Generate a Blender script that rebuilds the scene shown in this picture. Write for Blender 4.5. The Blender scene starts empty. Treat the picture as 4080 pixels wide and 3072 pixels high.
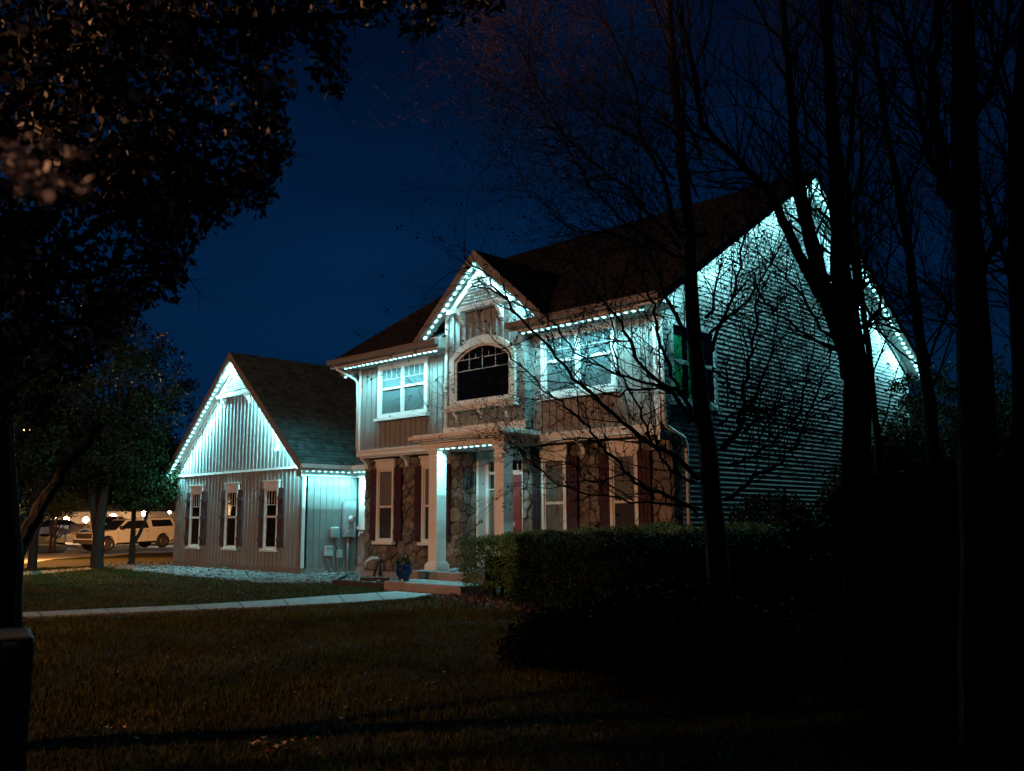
import bpy, bmesh, math, random
import numpy as np
from mathutils import Vector, Matrix
R = math.radians
rnd = random.Random(7)
nr = np.random.default_rng(11)
S = bpy.context.scene
C = bpy.data.collections.new("night_scene"); S.collection.children.link(C)

# ------------------------------------------------------------------ camera
FPX, YAW, PIT, ROL, EYE = 3591.2, -0.767651, 0.148074, -0.004514, 1.45
fw = Vector((math.sin(YAW)*math.cos(PIT), math.cos(YAW)*math.cos(PIT), math.sin(PIT)))
rt0 = Vector((math.cos(YAW), -math.sin(YAW), 0)); up0 = rt0.cross(fw)
rt = rt0*math.cos(ROL) + up0*math.sin(ROL); up = -rt0*math.sin(ROL) + up0*math.cos(ROL)
cam = bpy.data.cameras.new("camera"); camo = bpy.data.objects.new("camera", cam); C.objects.link(camo)
M = Matrix.Identity(4)
for i in range(3):
    M[i][0] = rt[i]; M[i][1] = up[i]; M[i][2] = -fw[i]
M[2][3] = EYE
camo.matrix_world = M
cam.sensor_width = 36; cam.lens = FPX/4080*36; cam.clip_start = .05; cam.clip_end = 800
cam.dof.use_dof = True; cam.dof.focus_distance = 24; cam.dof.aperture_fstop = 5.0
S.camera = camo
def ray(x, y):      # photo pixel (4080 wide) -> direction
    return fw + rt*((x-2040)/FPX) - up*((y-1536)/FPX)
def at(x, y, d):    # point at horizontal distance d
    r_ = ray(x, y); return Vector((0, 0, EYE)) + r_*(d/math.hypot(r_.x, r_.y))
def atd(x, y, d):   # same, with pixels of the 2212-wide view
    return at(x*1.8445, y*1.8445, d)
def onz(x, y, z):
    r_ = ray(x, y); return Vector((0, 0, EYE)) + r_*((z-EYE)/r_.z)

# ------------------------------------------------------------------ sky and lamps
W = bpy.data.worlds.new("World"); S.world = W; W.use_nodes = True
wt = W.node_tree; wn = wt.nodes; wn.clear()
def N(t, typ, **k):
    n = t.nodes.new(typ)
    for a, b in k.items(): setattr(n, a, b)
    return n
wo = N(wt, 'ShaderNodeOutputWorld'); wb = N(wt, 'ShaderNodeBackground')
sky = N(wt, 'ShaderNodeTexSky', sky_type='NISHITA', sun_disc=False)
sky.sun_elevation = R(-7); sky.sun_rotation = R(250); sky.altitude = 300; sky.air_density = 1.0; sky.ozone_density = 3
tc = N(wt, 'ShaderNodeTexCoord'); sp = N(wt, 'ShaderNodeSeparateXYZ')
wt.links.new(tc.outputs['Generated'], sp.inputs[0])
ramp = N(wt, 'ShaderNodeValToRGB'); cr = ramp.color_ramp
cr.elements[0].position = 0.0; cr.elements[0].color = (.0009, .0172, .0570, 1)
cr.elements[1].position = .75; cr.elements[1].color = (.0007, .0036, .0150, 1)
e_ = cr.elements.new(.28); e_.color = (.0007, .0138, .0510, 1)
e_ = cr.elements.new(.45); e_.color = (.0006, .0074, .0300, 1)
wt.links.new(sp.outputs['Z'], ramp.inputs[0])
nz = N(wt, 'ShaderNodeTexNoise'); nz.inputs['Scale'].default_value = 3.0; nz.inputs['Detail'].default_value = 3
mp = N(wt, 'ShaderNodeMapping'); mp.inputs['Scale'].default_value = (1, 1, 5)
wt.links.new(tc.outputs['Generated'], mp.inputs[0]); wt.links.new(mp.outputs[0], nz.inputs[0])
mr = N(wt, 'ShaderNodeMapRange'); mr.inputs[1].default_value = .35; mr.inputs[2].default_value = .7
mr.inputs[3].default_value = .82; mr.inputs[4].default_value = 1.18
wt.links.new(nz.outputs[0], mr.inputs[0])
# the sky is brighter over the town to the west (-x) and darker towards +y
d1 = N(wt, 'ShaderNodeVectorMath', operation='DOT_PRODUCT'); d1.inputs[1].default_value = (-.80, .60, 0)
wt.links.new(tc.outputs['Generated'], d1.inputs[0])
m2 = N(wt, 'ShaderNodeMapRange'); m2.inputs[1].default_value = .55; m2.inputs[2].default_value = 1.0
m2.inputs[3].default_value = .40; m2.inputs[4].default_value = 1.0
wt.links.new(d1.outputs['Value'], m2.inputs[0])
mu = N(wt, 'ShaderNodeMath', operation='MULTIPLY'); wt.links.new(mr.outputs[0], mu.inputs[0]); wt.links.new(m2.outputs[0], mu.inputs[1])
vm = N(wt, 'ShaderNodeVectorMath', operation='SCALE'); wt.links.new(ramp.outputs[0], vm.inputs[0]); wt.links.new(mu.outputs[0], vm.inputs['Scale'])
sc = N(wt, 'ShaderNodeVectorMath', operation='SCALE'); sc.inputs['Scale'].default_value = .02
wt.links.new(sky.outputs[0], sc.inputs[0])
ad = N(wt, 'ShaderNodeVectorMath', operation='ADD'); wt.links.new(vm.outputs[0], ad.inputs[0]); wt.links.new(sc.outputs[0], ad.inputs[1])
wt.links.new(ad.outputs[0], wb.inputs[0]); wb.inputs[1].default_value = 1.0
wt.links.new(wb.outputs[0], wo.inputs[0])
S.view_settings.view_transform = 'Standard'; S.view_settings.look = 'None'
S.view_settings.gamma = 1; S.view_settings.exposure = 0
S.render.engine = 'CYCLES'
S.cycles.max_bounces = 5; S.cycles.transparent_max_bounces = 8
S.cycles.use_light_tree = True; S.cycles.sample_clamp_indirect = 4

STREET_W = 5300.0        # sodium street lamp left behind the camera
STREET_P = (-12.0, -8.0, 7.0)
BULB = 8.0               # emission of a bulb's lens
BULB_W = 72.0            # its downward light

# ------------------------------------------------------------------ helpers
def cont(parent): return C
def tag(o, label=None, cat=None, group=None, kind=None):
    if label: o['label'] = label
    if cat: o['category'] = cat
    if group: o['group'] = group
    if kind: o['kind'] = kind
    return o
def empty(name, loc, label, cat, group=None, rz=0):
    o = bpy.data.objects.new(name, None); C.objects.link(o); o.location = loc; o.rotation_euler = (0, 0, rz)
    o.empty_display_size = .2
    return tag(o, label, cat, group)
def wpos(o):
    v = Vector(o.location)
    if o.parent: return wpos(o.parent) + v if not o.parent.rotation_euler.z else None
    return v
class MB:
    def __init__(s): s.v = []; s.f = []
    def poly(s, pts):
        i = len(s.v); s.v += [tuple(p) for p in pts]; s.f.append(tuple(range(i, i+len(pts)))); return s
    def box(s, a, b):
        x0, y0, z0 = [min(a[i], b[i]) for i in range(3)]; x1, y1, z1 = [max(a[i], b[i]) for i in range(3)]
        i = len(s.v)
        s.v += [(x0,y0,z0),(x1,y0,z0),(x1,y1,z0),(x0,y1,z0),(x0,y0,z1),(x1,y0,z1),(x1,y1,z1),(x0,y1,z1)]
        s.f += [tuple(i+k for k in q) for q in ((0,3,2,1),(4,5,6,7),(0,1,5,4),(1,2,6,5),(2,3,7,6),(3,0,4,7))]
        return s
    def prism(s, pts, d):
        """extrude polygon pts (3D, planar) by vector d"""
        n = len(pts); i = len(s.v); d = Vector(d)
        s.v += [tuple(p) for p in pts] + [tuple(Vector(p)+d) for p in pts]
        s.f.append(tuple(range(i, i+n))); s.f.append(tuple(range(i+2*n-1, i+n-1, -1)))
        for k in range(n): s.f.append((i+k, i+n+k, i+n+(k+1) % n, i+(k+1) % n))
        return s
    def tube(s, pts, rad, n=6, cap=True):
        pts = [Vector(p) for p in pts]
        if not hasattr(rad, '__len__'): rad = [rad]*len(pts)
        i0 = len(s.v); ref = Vector((0, 0, 1)); pu = None
        for k, p in enumerate(pts):
            t = (pts[min(k+1, len(pts)-1)] - pts[max(k-1, 0)])
            if t.length < 1e-9: t = Vector((0, 0, 1))
            t.normalize()
            if pu is None:
                a = t.cross(ref)
                if a.length < .1: a = t.cross(Vector((1, 0, 0)))
            else: a = pu - t*pu.dot(t)
            a.normalize(); pu = a; b = t.cross(a)
            for j in range(n):
                w = 2*math.pi*j/n; s.v.append(tuple(p + (a*math.cos(w)+b*math.sin(w))*rad[k]))
        for k in range(len(pts)-1):
            for j in range(n):
                q = i0+k*n; s.f.append((q+j, q+(j+1) % n, q+n+(j+1) % n, q+n+j))
        if cap:
            s.f.append(tuple(i0+j for j in range(n-1, -1, -1))); q = i0+(len(pts)-1)*n; s.f.append(tuple(q+j for j in range(n)))
        return s
    def lathe(s, c, prof, n=20, axis='z'):
        i0 = len(s.v); c = Vector(c)
        for (r_, h) in prof:
            for j in range(n):
                w = 2*math.pi*j/n
                q = (r_*math.cos(w), r_*math.sin(w), h)
                if axis == 'x': q = (h, r_*math.cos(w), r_*math.sin(w))
                if axis == 'y': q = (r_*math.cos(w), h, r_*math.sin(w))
                s.v.append(tuple(c+Vector(q)))
        for k in range(len(prof)-1):
            for j in range(n):
                q = i0+k*n; s.f.append((q+j, q+(j+1) % n, q+n+(j+1) % n, q+n+j))
        s.f.append(tuple(i0+j for j in range(n-1, -1, -1))); q = i0+(len(prof)-1)*n; s.f.append(tuple(q+j for j in range(n)))
        return s
    def build(s, name, m, parent=None, smooth=False, bevel=0):
        me = bpy.data.meshes.new(name); off = Vector((0, 0, 0))
        o = bpy.data.objects.new(name, me); C.objects.link(o)
        if parent is not None:
            o.parent = parent; off = wpos(parent)
        elif s.v:
            a = np.array(s.v); off = Vector(((a[:,0].min()+a[:,0].max())/2, (a[:,1].min()+a[:,1].max())/2, a[:,2].min())); o.location = off
        if parent is not None and parent.type != 'EMPTY': pass
        me.from_pydata([(v[0]-off.x, v[1]-off.y, v[2]-off.z) for v in s.v], [], s.f); me.materials.append(m)
        if smooth: me.polygons.foreach_set('use_smooth', [True]*len(me.polygons))
        me.update()
        if bevel:
            b = o.modifiers.new('bevel', 'BEVEL'); b.width = bevel; b.segments = 2; b.limit_method = 'ANGLE'; b.angle_limit = R(40)
        return o
def npmesh(name, V, F, m, parent=None, smooth=False, loc=None):
    """V (n,3), F (m,k) arrays"""
    me = bpy.data.meshes.new(name); o = bpy.data.objects.new(name, me); C.objects.link(o)
    off = np.array(loc if loc is not None else (0, 0, 0), float)
    if parent is not None:
        o.parent = parent; off = np.array(wpos(parent)[:])
    else: o.location = off
    V = V-off; k = F.shape[1]
    me.vertices.add(len(V)); me.vertices.foreach_set('co', V.astype(np.float32).ravel())
    me.loops.add(F.size); me.loops.foreach_set('vertex_index', F.astype(np.int32).ravel())
    me.polygons.add(len(F)); me.polygons.foreach_set('loop_start', np.arange(0, F.size, k, dtype=np.int32))
    me.materials.append(m); me.update(calc_edges=True)
    if smooth: me.polygons.foreach_set('use_smooth', [True]*len(F))
    return o

# ------------------------------------------------------------------ materials
def mat(name, col, rough=.7, var=0, island=0, scale=4, bump=0, bscale=30, metal=0, spec=.5, col2=None, stretch=None, detail=4):
    m = bpy.data.materials.new(name); m.use_nodes = True; t = m.node_tree; b = t.nodes['Principled BSDF']
    b.inputs['Base Color'].default_value = (*col, 1); b.inputs['Roughness'].default_value = rough
    b.inputs['Metallic'].default_value = metal; b.inputs['Specular IOR Level'].default_value = spec
    if var or island or bump or col2:
        tc = N(t, 'ShaderNodeTexCoord'); src = tc.outputs['Object']
        if stretch:
            q = N(t, 'ShaderNodeMapping'); q.inputs['Scale'].default_value = stretch; t.links.new(src, q.inputs[0]); src = q.outputs[0]
    last = None
    if col2:
        n = N(t, 'ShaderNodeTexNoise'); n.inputs['Scale'].default_value = scale; n.inputs['Detail'].default_value = detail; t.links.new(src, n.inputs[0])
        mx = N(t, 'ShaderNodeMix', data_type='RGBA'); mx.inputs[6].default_value = (*col, 1); mx.inputs[7].default_value = (*col2, 1)
        q = N(t, 'ShaderNodeMapRange'); q.inputs[1].default_value = .35; q.inputs[2].default_value = .65; t.links.new(n.outputs[0], q.inputs[0]); t.links.new(q.outputs[0], mx.inputs[0])
        last = mx.outputs[2]
    f = None
    if var:
        n = N(t, 'ShaderNodeTexNoise'); n.inputs['Scale'].default_value = scale*1.7; n.inputs['Detail'].default_value = 5; t.links.new(src, n.inputs[0])
        q = N(t, 'ShaderNodeMapRange'); q.inputs[1].default_value = .3; q.inputs[2].default_value = .7; q.inputs[3].default_value = 1-var; q.inputs[4].default_value = 1+var
        t.links.new(n.outputs[0], q.inputs[0]); f = q.outputs[0]
    if island:
        g = N(t, 'ShaderNodeNewGeometry'); q = N(t, 'ShaderNodeMapRange'); q.inputs[3].default_value = 1-island; q.inputs[4].default_value = 1+island
        t.links.new(g.outputs['Random Per Island'], q.inputs[0])
        if f is None: f = q.outputs[0]
        else:
            mm = N(t, 'ShaderNodeMath', operation='MULTIPLY'); t.links.new(f, mm.inputs[0]); t.links.new(q.outputs[0], mm.inputs[1]); f = mm.outputs[0]
    if f is not None:
        v = N(t, 'ShaderNodeVectorMath', operation='SCALE')
        if last is not None: t.links.new(last, v.inputs[0])
        else: v.inputs[0].default_value = col
        t.links.new(f, v.inputs['Scale']); last = v.outputs[0]
    if last is not None: t.links.new(last, b.inputs['Base Color'])
    if bump:
        n = N(t, 'ShaderNodeTexNoise'); n.inputs['Scale'].default_value = bscale; n.inputs['Detail'].default_value = 5; t.links.new(src, n.inputs[0])
        bp = N(t, 'ShaderNodeBump'); bp.inputs['Strength'].default_value = bump; bp.inputs['Distance'].default_value = .02
        t.links.new(n.outputs[0], bp.inputs['Height']); t.links.new(bp.outputs[0], b.inputs['Normal'])
    return m
def emis(name, col, st):
    m = bpy.data.materials.new(name); m.use_nodes = True; t = m.node_tree; t.nodes.clear()
    o = N(t, 'ShaderNodeOutputMaterial'); e = N(t, 'ShaderNodeEmission'); e.inputs[0].default_value = (*col, 1); e.inputs[1].default_value = st
    t.links.new(e.outputs[0], o.inputs[0]); return m
def glassmat(name, tint=(.9, .95, .95), gl=.12, rough=.02):
    m = bpy.data.materials.new(name); m.use_nodes = True; t = m.node_tree; t.nodes.clear()
    o = N(t, 'ShaderNodeOutputMaterial'); a = N(t, 'ShaderNodeBsdfTransparent'); a.inputs[0].default_value = (*tint, 1)
    g = N(t, 'ShaderNodeBsdfGlossy'); g.inputs['Roughness'].default_value = rough
    n = N(t, 'ShaderNodeTexNoise'); n.inputs['Scale'].default_value = 1.3
    tc = N(t, 'ShaderNodeTexCoord'); t.links.new(tc.outputs['Object'], n.inputs[0])
    bp = N(t, 'ShaderNodeBump'); bp.inputs['Strength'].default_value = .05; bp.inputs['Distance'].default_value = .05
    t.links.new(n.outputs[0], bp.inputs['Height']); t.links.new(bp.outputs[0], g.inputs['Normal'])
    f = N(t, 'ShaderNodeLayerWeight'); pw = N(t, 'ShaderNodeMath', operation='POWER'); pw.inputs[1].default_value = 4; t.links.new(f.outputs['Facing'], pw.inputs[0])
    ad = N(t, 'ShaderNodeMath', operation='MULTIPLY_ADD', use_clamp=True); ad.inputs[1].default_value = .8; ad.inputs[2].default_value = .07; t.links.new(pw.outputs[0], ad.inputs[0])
    x = N(t, 'ShaderNodeMixShader'); t.links.new(ad.outputs[0], x.inputs[0]); t.links.new(a.outputs[0], x.inputs[1]); t.links.new(g.outputs[0], x.inputs[2])
    t.links.new(x.outputs[0], o.inputs[0]); return m

m_siding = mat('taupe_siding', (.225, .215, .20), .6, var=.07, bump=.12, bscale=14, scale=1.5)
m_lap = mat('grey_lap_siding', (.33, .275, .26), .6, var=.10, island=.13, scale=2)
m_white = mat('white_trim', (.74, .72, .69), .45, var=.05, scale=3)
m_louv = mat('louvre_slat', (.50, .49, .47), .5)
m_cream = mat('cream_trim', (.66, .58, .50), .5, var=.05, scale=3)
m_fascia = mat('tan_fascia', (.19, .17, .165), .45, var=.08, scale=2)
m_brownpaint = mat('base_board', (.17, .135, .12), .6, var=.15, scale=2)
m_stone = mat('field_stone', (.10, .072, .052), .85, var=.3, island=.4, scale=5, bump=.7, bscale=22, col2=(.17, .145, .12))
m_mortar = mat('mortar', (.045, .036, .029), .95, var=.2, scale=8)
m_shingle = mat('cyan_lit_shingle', (.075, .14, .14), .9, var=.25, island=.4, scale=6, bump=.5, bscale=120)  # cyan light of the eave bulbs put into the shingle colour
m_shingle2 = mat('unlit_shingle', (.006, .0056, .006), .9, var=.2, island=.35, scale=6, bump=.4, bscale=120)  # main roof's dimness put into a near-black shingle colour
m_shutter = mat('maroon_shutter', (.05, .019, .021), .7, spec=.15, var=.12, scale=6)
m_gshutter = mat('plum_shutter', (.07, .036, .04), .7, spec=.15, var=.12, scale=6)
m_door = mat('red_door', (.19, .03, .025), .45, var=.06, scale=5)
m_concrete = mat('concrete', (.215, .20, .19), .85, var=.14, scale=2.5, bump=.25, bscale=40)
m_conc2 = mat('found_concrete', (.24, .20, .18), .85, var=.2, scale=2.5, bump=.25, bscale=30)
m_room = mat('painted_dark_room', (.006, .006, .007), .9, spec=0)  # near-black sheets behind the panes stand for unlit rooms
m_curtain = mat('curtain', (.17, .145, .12), .9, var=.12, scale=2)
m_blind = mat('blind', (.13, .17, .175), .8, var=.05, scale=2)
m_green = mat('green_drape', (.02, .42, .16), .8)
m_glass = glassmat('window_glass')
m_grille = mat('white_grille', (.55, .55, .54), .5)
m_galv = mat('grey_metal_box', (.36, .40, .41), .45, var=.06, metal=.2, scale=5)
m_pvc = mat('white_pvc', (.5, .49, .47), .35)
m_black = mat('black_iron', (.02, .02, .022), .4, metal=.3)
m_conduit = mat('grey_conduit', (.30, .32, .32), .5)
m_blue = mat('blue_glaze', (.005, .017, .085), .12, var=.25, scale=5)
m_timber = mat('dark_timber', (.035, .028, .024), .85, var=.3, scale=5)
m_bark = mat('bark', (.019, .015, .013), .9, var=.35, scale=9, bump=.9, bscale=30, stretch=(1, 1, .25))
m_twig = mat('twig_bark', (.052, .027, .025), .85, var=.2, scale=9)
m_leaf = mat('leaf_green', (.016, .032, .009), .6, island=.5, spec=.12)
m_leafd = mat('leaf_dark', (.013, .020, .008), .6, island=.5, spec=.12)
m_leafr = mat('leaf_bud', (.07, .035, .035), .65, island=.4)
m_bloom = mat('blossom', (.60, .52, .47), .7, island=.3)
m_hedge = mat('hedge_leaf', (.075, .125, .03), .55, island=.5, spec=.12)
m_grass = mat('lawn_soil', (.012, .017, .004), .95, var=.4, scale=2.2, bump=.6, bscale=60, col2=(.024, .018, .005), spec=.1)
m_blade = mat('grass_blade', (.062, .048, .006), .7, island=.5, var=.45, scale=.55, col2=(.030, .045, .007), spec=.1)
m_rock = mat('river_rock', (.115, .11, .105), .75, island=.5, var=.1, scale=9)
m_bulb = emis('bulb_light', (.27, .93, 1.0), BULB)
m_hous = mat('bulb_housing', (.10, .10, .10), .5)
m_track = mat('light_track', (.6, .6, .58), .4)

# ------------------------------------------------------------------ ground
def gz(x, y):
    d = math.hypot(x, y); t = min(max((d-32)/28, 0), 1); return -.5*t*t*(3-2*t)
def terrain(name, xs, ys, m, dz=0, kind='structure'):
    V = np.array([(x, y, gz(x, y)+dz) for x in xs for y in ys]); nx, ny = len(xs), len(ys)
    F = np.array([(i*ny+j, (i+1)*ny+j, (i+1)*ny+j+1, i*ny+j+1) for i in range(nx-1) for j in range(ny-1)])
    o = npmesh(name, V, F, m, smooth=True); tag(o, kind=kind); return o
xs = np.concatenate([[-500, -300, -160, -120], np.arange(-100, 21, 3.0), [40, 90, 300]])
ys = np.concatenate([[-300, -90, -40], np.arange(-24, 61, 3.0), [80, 120, 200, 500]])
terrain('lawn', xs, ys, m_grass)
def sheet(name, pts, m, dz, sub=1, thick=0):
    """polygon on the ground, draped and given a small real thickness"""
    bm = bmesh.new(); vs = [bm.verts.new((p[0], p[1], 0)) for p in pts]; f = bm.faces.new(vs)
    if f.normal.z < 0: bmesh.ops.reverse_faces(bm, faces=[f])
    for k in range(sub):
        bmesh.ops.triangulate(bm, faces=bm.faces[:]); bmesh.ops.subdivide_edges(bm, edges=bm.edges[:], cuts=1, use_grid_fill=True)
    for v in bm.verts: v.co.z = gz(v.co.x, v.co.y)+dz
    me = bpy.data.meshes.new(name); 
    bmesh.ops.recalc_face_normals(bm, faces=bm.faces[:])
    bm.to_mesh(me); bm.free(); me.materials.append(m)
    o = bpy.data.objects.new(name, me); C.objects.link(o); tag(o, kind='structure')
    if thick:
        s_ = o.modifiers.new('s', 'SOLIDIFY'); s_.thickness = thick; s_.offset = -1
    return o
m_asph = mat('asphalt', (.20, .19, .18), .85, var=.2, scale=.6, bump=.2)
def Z(x, y): return x/2.776, 1900+y/2.776       # zoom of the far left corner
def gp(x, y):
    z = 0
    for _ in range(12):
        p = onz(*Z(x, y), z); z = .5*z+.5*gz(p.x, p.y)
    p = onz(*Z(x, y), z); return (p.x, p.y)
far_e = [(1579, 2355), (1458, 2364), (1350, 2370), (1085, 2390), (755, 2410), (158, 2436), (-400, 2462)]
near_e = [(1724, 2367), (1643, 2381), (1513, 2391), (1350, 2402), (1085, 2416), (755, 2429), (158, 2454), (-400, 2482)]
MB_walk = [tuple(onz(x, y, .03)[:2]) for x, y in far_e]+[tuple(onz(x, y, .03)[:2]) for x, y in reversed(near_e)]
sheet('walkway', MB_walk, m_concrete, .03, 0, .06)
jt = MB()
for (a, b) in (((768, 2411), (800, 2429)), ((1350, 2371), (1375, 2401)), ((1130, 2388), (1150, 2413)), ((420, 2426), (446, 2443)), ((150, 2437), (172, 2454)), ((950, 2398), (972, 2421)), ((1500, 2361), (1530, 2390))):
    a = onz(*a, .032); b = onz(*b, .032); n = (b-a).cross(Vector((0, 0, 1))).normalized()*.012
    jt.poly([a-n, b-n, b+n, a+n])
o = jt.build('walkway_joint', mat('joint_dirt', (.03, .028, .02), .95)); tag(o, kind='structure')
sheet('side_walk', [gp(*p) for p in ((-60, 1120), (120, 1108), (600, 1066), (1000, 1030), (1090, 1000), (600, 1034), (120, 1062), (-60, 1075))], m_concrete, .02, 1)
sheet('road', [gp(*p) for p in ((60, 770), (130, 775), (300, 820), (430, 856), (690, 845), (760, 788), (1000, 800), (1180, 800), (1500, 782), (1800, 765), (1960, 745), (1960, 835), (1500, 850), (1200, 880), (900, 888), (600, 910), (420, 942), (130, 1003), (-100, 1020), (-100, 780))], m_asph, .02, 2)
sheet('driveway', [gp(*p) for p in ((230, 700), (420, 680), (620, 690), (760, 760), (1000, 770), (1400, 760), (1960, 735), (1960, 640), (1000, 640), (230, 660))], m_asph, .03, 2)
# ------------------------------------------------------------------ walls
def bb_wall(mb, poly, origin, ax, nrm, step=.2, w=.05, t=.022, start=.1):
    """battens on a convex polygon wall. poly = [(u,z)], point = origin + ax*u + z"""
    ax = Vector(ax); nrm = Vector(nrm); O = Vector(origin)
    us = [p[0] for p in poly]; u = min(us)+start
    while u < max(us)-w/2:
        zs = []
        for k in range(len(poly)):
            a, b = poly[k], poly[(k+1) % len(poly)]
            if (a[0]-u)*(b[0]-u) <= 0 and a[0] != b[0]:
                zs.append(a[1]+(b[1]-a[1])*(u-a[0])/(b[0]-a[0]))
        if len(zs) >= 2 and max(zs)-min(zs) > .03:
            z0, z1 = min(zs), max(zs)
            pts = [O+ax*(u-w/2)+Vector((0, 0, z0)), O+ax*(u+w/2)+Vector((0, 0, z0)), O+ax*(u+w/2)+Vector((0, 0, z1)), O+ax*(u-w/2)+Vector((0, 0, z1))]
            mb.prism(pts, nrm*t)
        u += step
def wall(name, poly, origin, ax, nrm, parent, m=m_siding, thick=.15, batten=True, **k):
    O = Vector(origin); a = Vector(ax); n = Vector(nrm)
    mb = MB(); mb.prism([O+a*u+Vector((0, 0, z)) for u, z in poly], n*(-thick))
    if batten: bb_wall(mb, poly, origin, ax, nrm, **k)
    return mb.build(name, m, parent)
def stones(mb, x0, x1, z0, z1, O, ax, nrm, holes=(), seed=1, hgt=(.16, .30)):
    """irregular hand-laid stones: jittered split of the rectangle"""
    q = random.Random(seed); ax = Vector(ax); nrm = Vector(nrm); O = Vector(O)
    W_, H_ = x1-x0, z1-z0; sites = []
    tries = 0
    while tries < 4000:
        tries += 1
        r_ = q.choice((.10, .13, .16, .20)); p = (x0+q.random()*W_, z0+q.random()*H_)
        if all(((p[0]-s_[0])*.85)**2+((p[1]-s_[1])*1.1)**2 > (.82*(r_+s_[2]))**2 for s_ in sites): sites.append((p[0], p[1], r_))
    for a in sites:
        poly = [(x0, z0), (x1, z0), (x1, z1), (x0, z1)]
        for b in sites:
            if b is a: continue
            dx, dz = b[0]-a[0], b[1]-a[1]; d2 = dx*dx+dz*dz
            if d2 > 1.2: continue
            k = (d2+a[2]**2-b[2]**2)/2          # power diagram
            out = []
            for m_ in range(len(poly)):
                p0, p1 = poly[m_], poly[(m_+1) % len(poly)]
                f0 = (p0[0]-a[0])*dx+(p0[1]-a[1])*dz-k; f1 = (p1[0]-a[0])*dx+(p1[1]-a[1])*dz-k
                if f0 <= 0: out.append(p0)
                if f0*f1 < 0: t_ = f0/(f0-f1); out.append((p0[0]+(p1[0]-p0[0])*t_, p0[1]+(p1[1]-p0[1])*t_))
            poly = out
            if len(poly) < 3: break
        if len(poly) < 3: continue
        cx = sum(p[0] for p in poly)/len(poly); cz = sum(p[1] for p in poly)/len(poly)
        if any(h[0]+.06 < cx < h[1]-.06 and h[2]+.06 < cz < h[3]-.06 for h in holes): continue
        # subdivide the outline, roughen and round it
        fine = []
        for m_ in range(len(poly)):
            p0, p1 = poly[m_], poly[(m_+1) % len(poly)]; ln_ = math.hypot(p1[0]-p0[0], p1[1]-p0[1]); c_ = max(1, int(ln_/.07))
            for k in range(c_): t_ = k/c_; fine.append((p0[0]+(p1[0]-p0[0])*t_, p0[1]+(p1[1]-p0[1])*t_))
        n = len(fine)
        fine = [((fine[k-1][0]+5*fine[k][0]+fine[(k+1) % n][0])/7+q.uniform(-.006, .006), (fine[k-1][1]+5*fine[k][1]+fine[(k+1) % n][1])/7+q.uniform(-.006, .006)) for k in range(n)]
        t = q.uniform(.02, .055); tx, tz = q.uniform(-.06, .06), q.uniform(-.08, .05)
        i = len(mb.v)
        for (sc_, h_lo, h_hi, jj) in ((.965, 0, 0, .0), (.935, .6, .85, .006), (.78, .85, 1.12, .012)):
            for (u, z) in fine:
                ux, uz = (u-cx)*sc_+q.uniform(-jj, jj), (z-cz)*sc_+q.uniform(-jj, jj)
                dd = t*q.uniform(h_lo, h_hi)+((ux*tx+uz*tz) if h_hi else 0)
                mb.v.append(tuple(O+ax*(cx+ux)+Vector((0, 0, cz+uz))+nrm*dd))
        mb.v.append(tuple(O+ax*cx+Vector((0, 0, cz))+nrm*t*1.05))
        for r_ in range(2):
            for k in range(n): mb.f.append((i+r_*n+k, i+r_*n+(k+1) % n, i+(r_+1)*n+(k+1) % n, i+(r_+1)*n+k))
        for k in range(n): mb.f.append((i+2*n+k, i+2*n+(k+1) % n, i+3*n))
def clip_u(poly, v):
    us = []
    for k in range(len(poly)):
        a, b = poly[k], poly[(k+1) % len(poly)]
        if (a[1]-v)*(b[1]-v) <= 0 and a[1] != b[1]: us.append(a[0]+(b[0]-a[0])*(v-a[1])/(b[1]-a[1]))
    return (min(us), max(us)) if len(us) >= 2 else None
def roof(name, O, U, Vv, poly, m, parent, thick=.10, course=.145, tab=.30, seed=3):
    """shingled slope; poly=[(u,v)] convex; U along eave, Vv up the slope (unit vectors)"""
    O = Vector(O); U = Vector(U).normalized(); Vv = Vector(Vv).normalized(); n = U.cross(Vv)
    if n.z < 0: n = -n
    mb = MB(); q = random.Random(seed)
    mb.prism([O+U*u+Vv*v for u, v in poly], n*(-thick))
    v0 = min(p[1] for p in poly); v1 = max(p[1] for p in poly); v = v0; row = 0
    while v < v1-.02:
        ve = min(v+course, v1); c = clip_u(poly, v+.001 if row == 0 else v+.01); c2 = clip_u(poly, ve-.001)
        if c and c2:
            u = c[0]-q.random()*tab
            while u < c[1]:
                w = q.uniform(.13, .26); a, b = max(u, c[0]), min(u+w, c[1]); u += w
                if b-a < .02: continue
                a2, b2 = min(max(a, c2[0]), c2[1]), min(max(b, c2[0]), c2[1])
                th = .010 if q.random() < .5 else .026
                i = len(mb.v); e = .004; lo = -.012*(th > .01)
                mb.v += [tuple(O+U*a+Vv*(v+lo)+n*th), tuple(O+U*b+Vv*(v+lo)+n*th), tuple(O+U*b2+Vv*ve+n*e), tuple(O+U*a2+Vv*ve+n*e), tuple(O+U*a+Vv*(v+lo)+n*.001), tuple(O+U*b+Vv*(v+lo)+n*.001)]
                mb.f += [(i, i+1, i+2, i+3), (i+4, i+5, i+1, i)]
        v = ve; row += 1
    return mb.build(name, m, parent)
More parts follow.
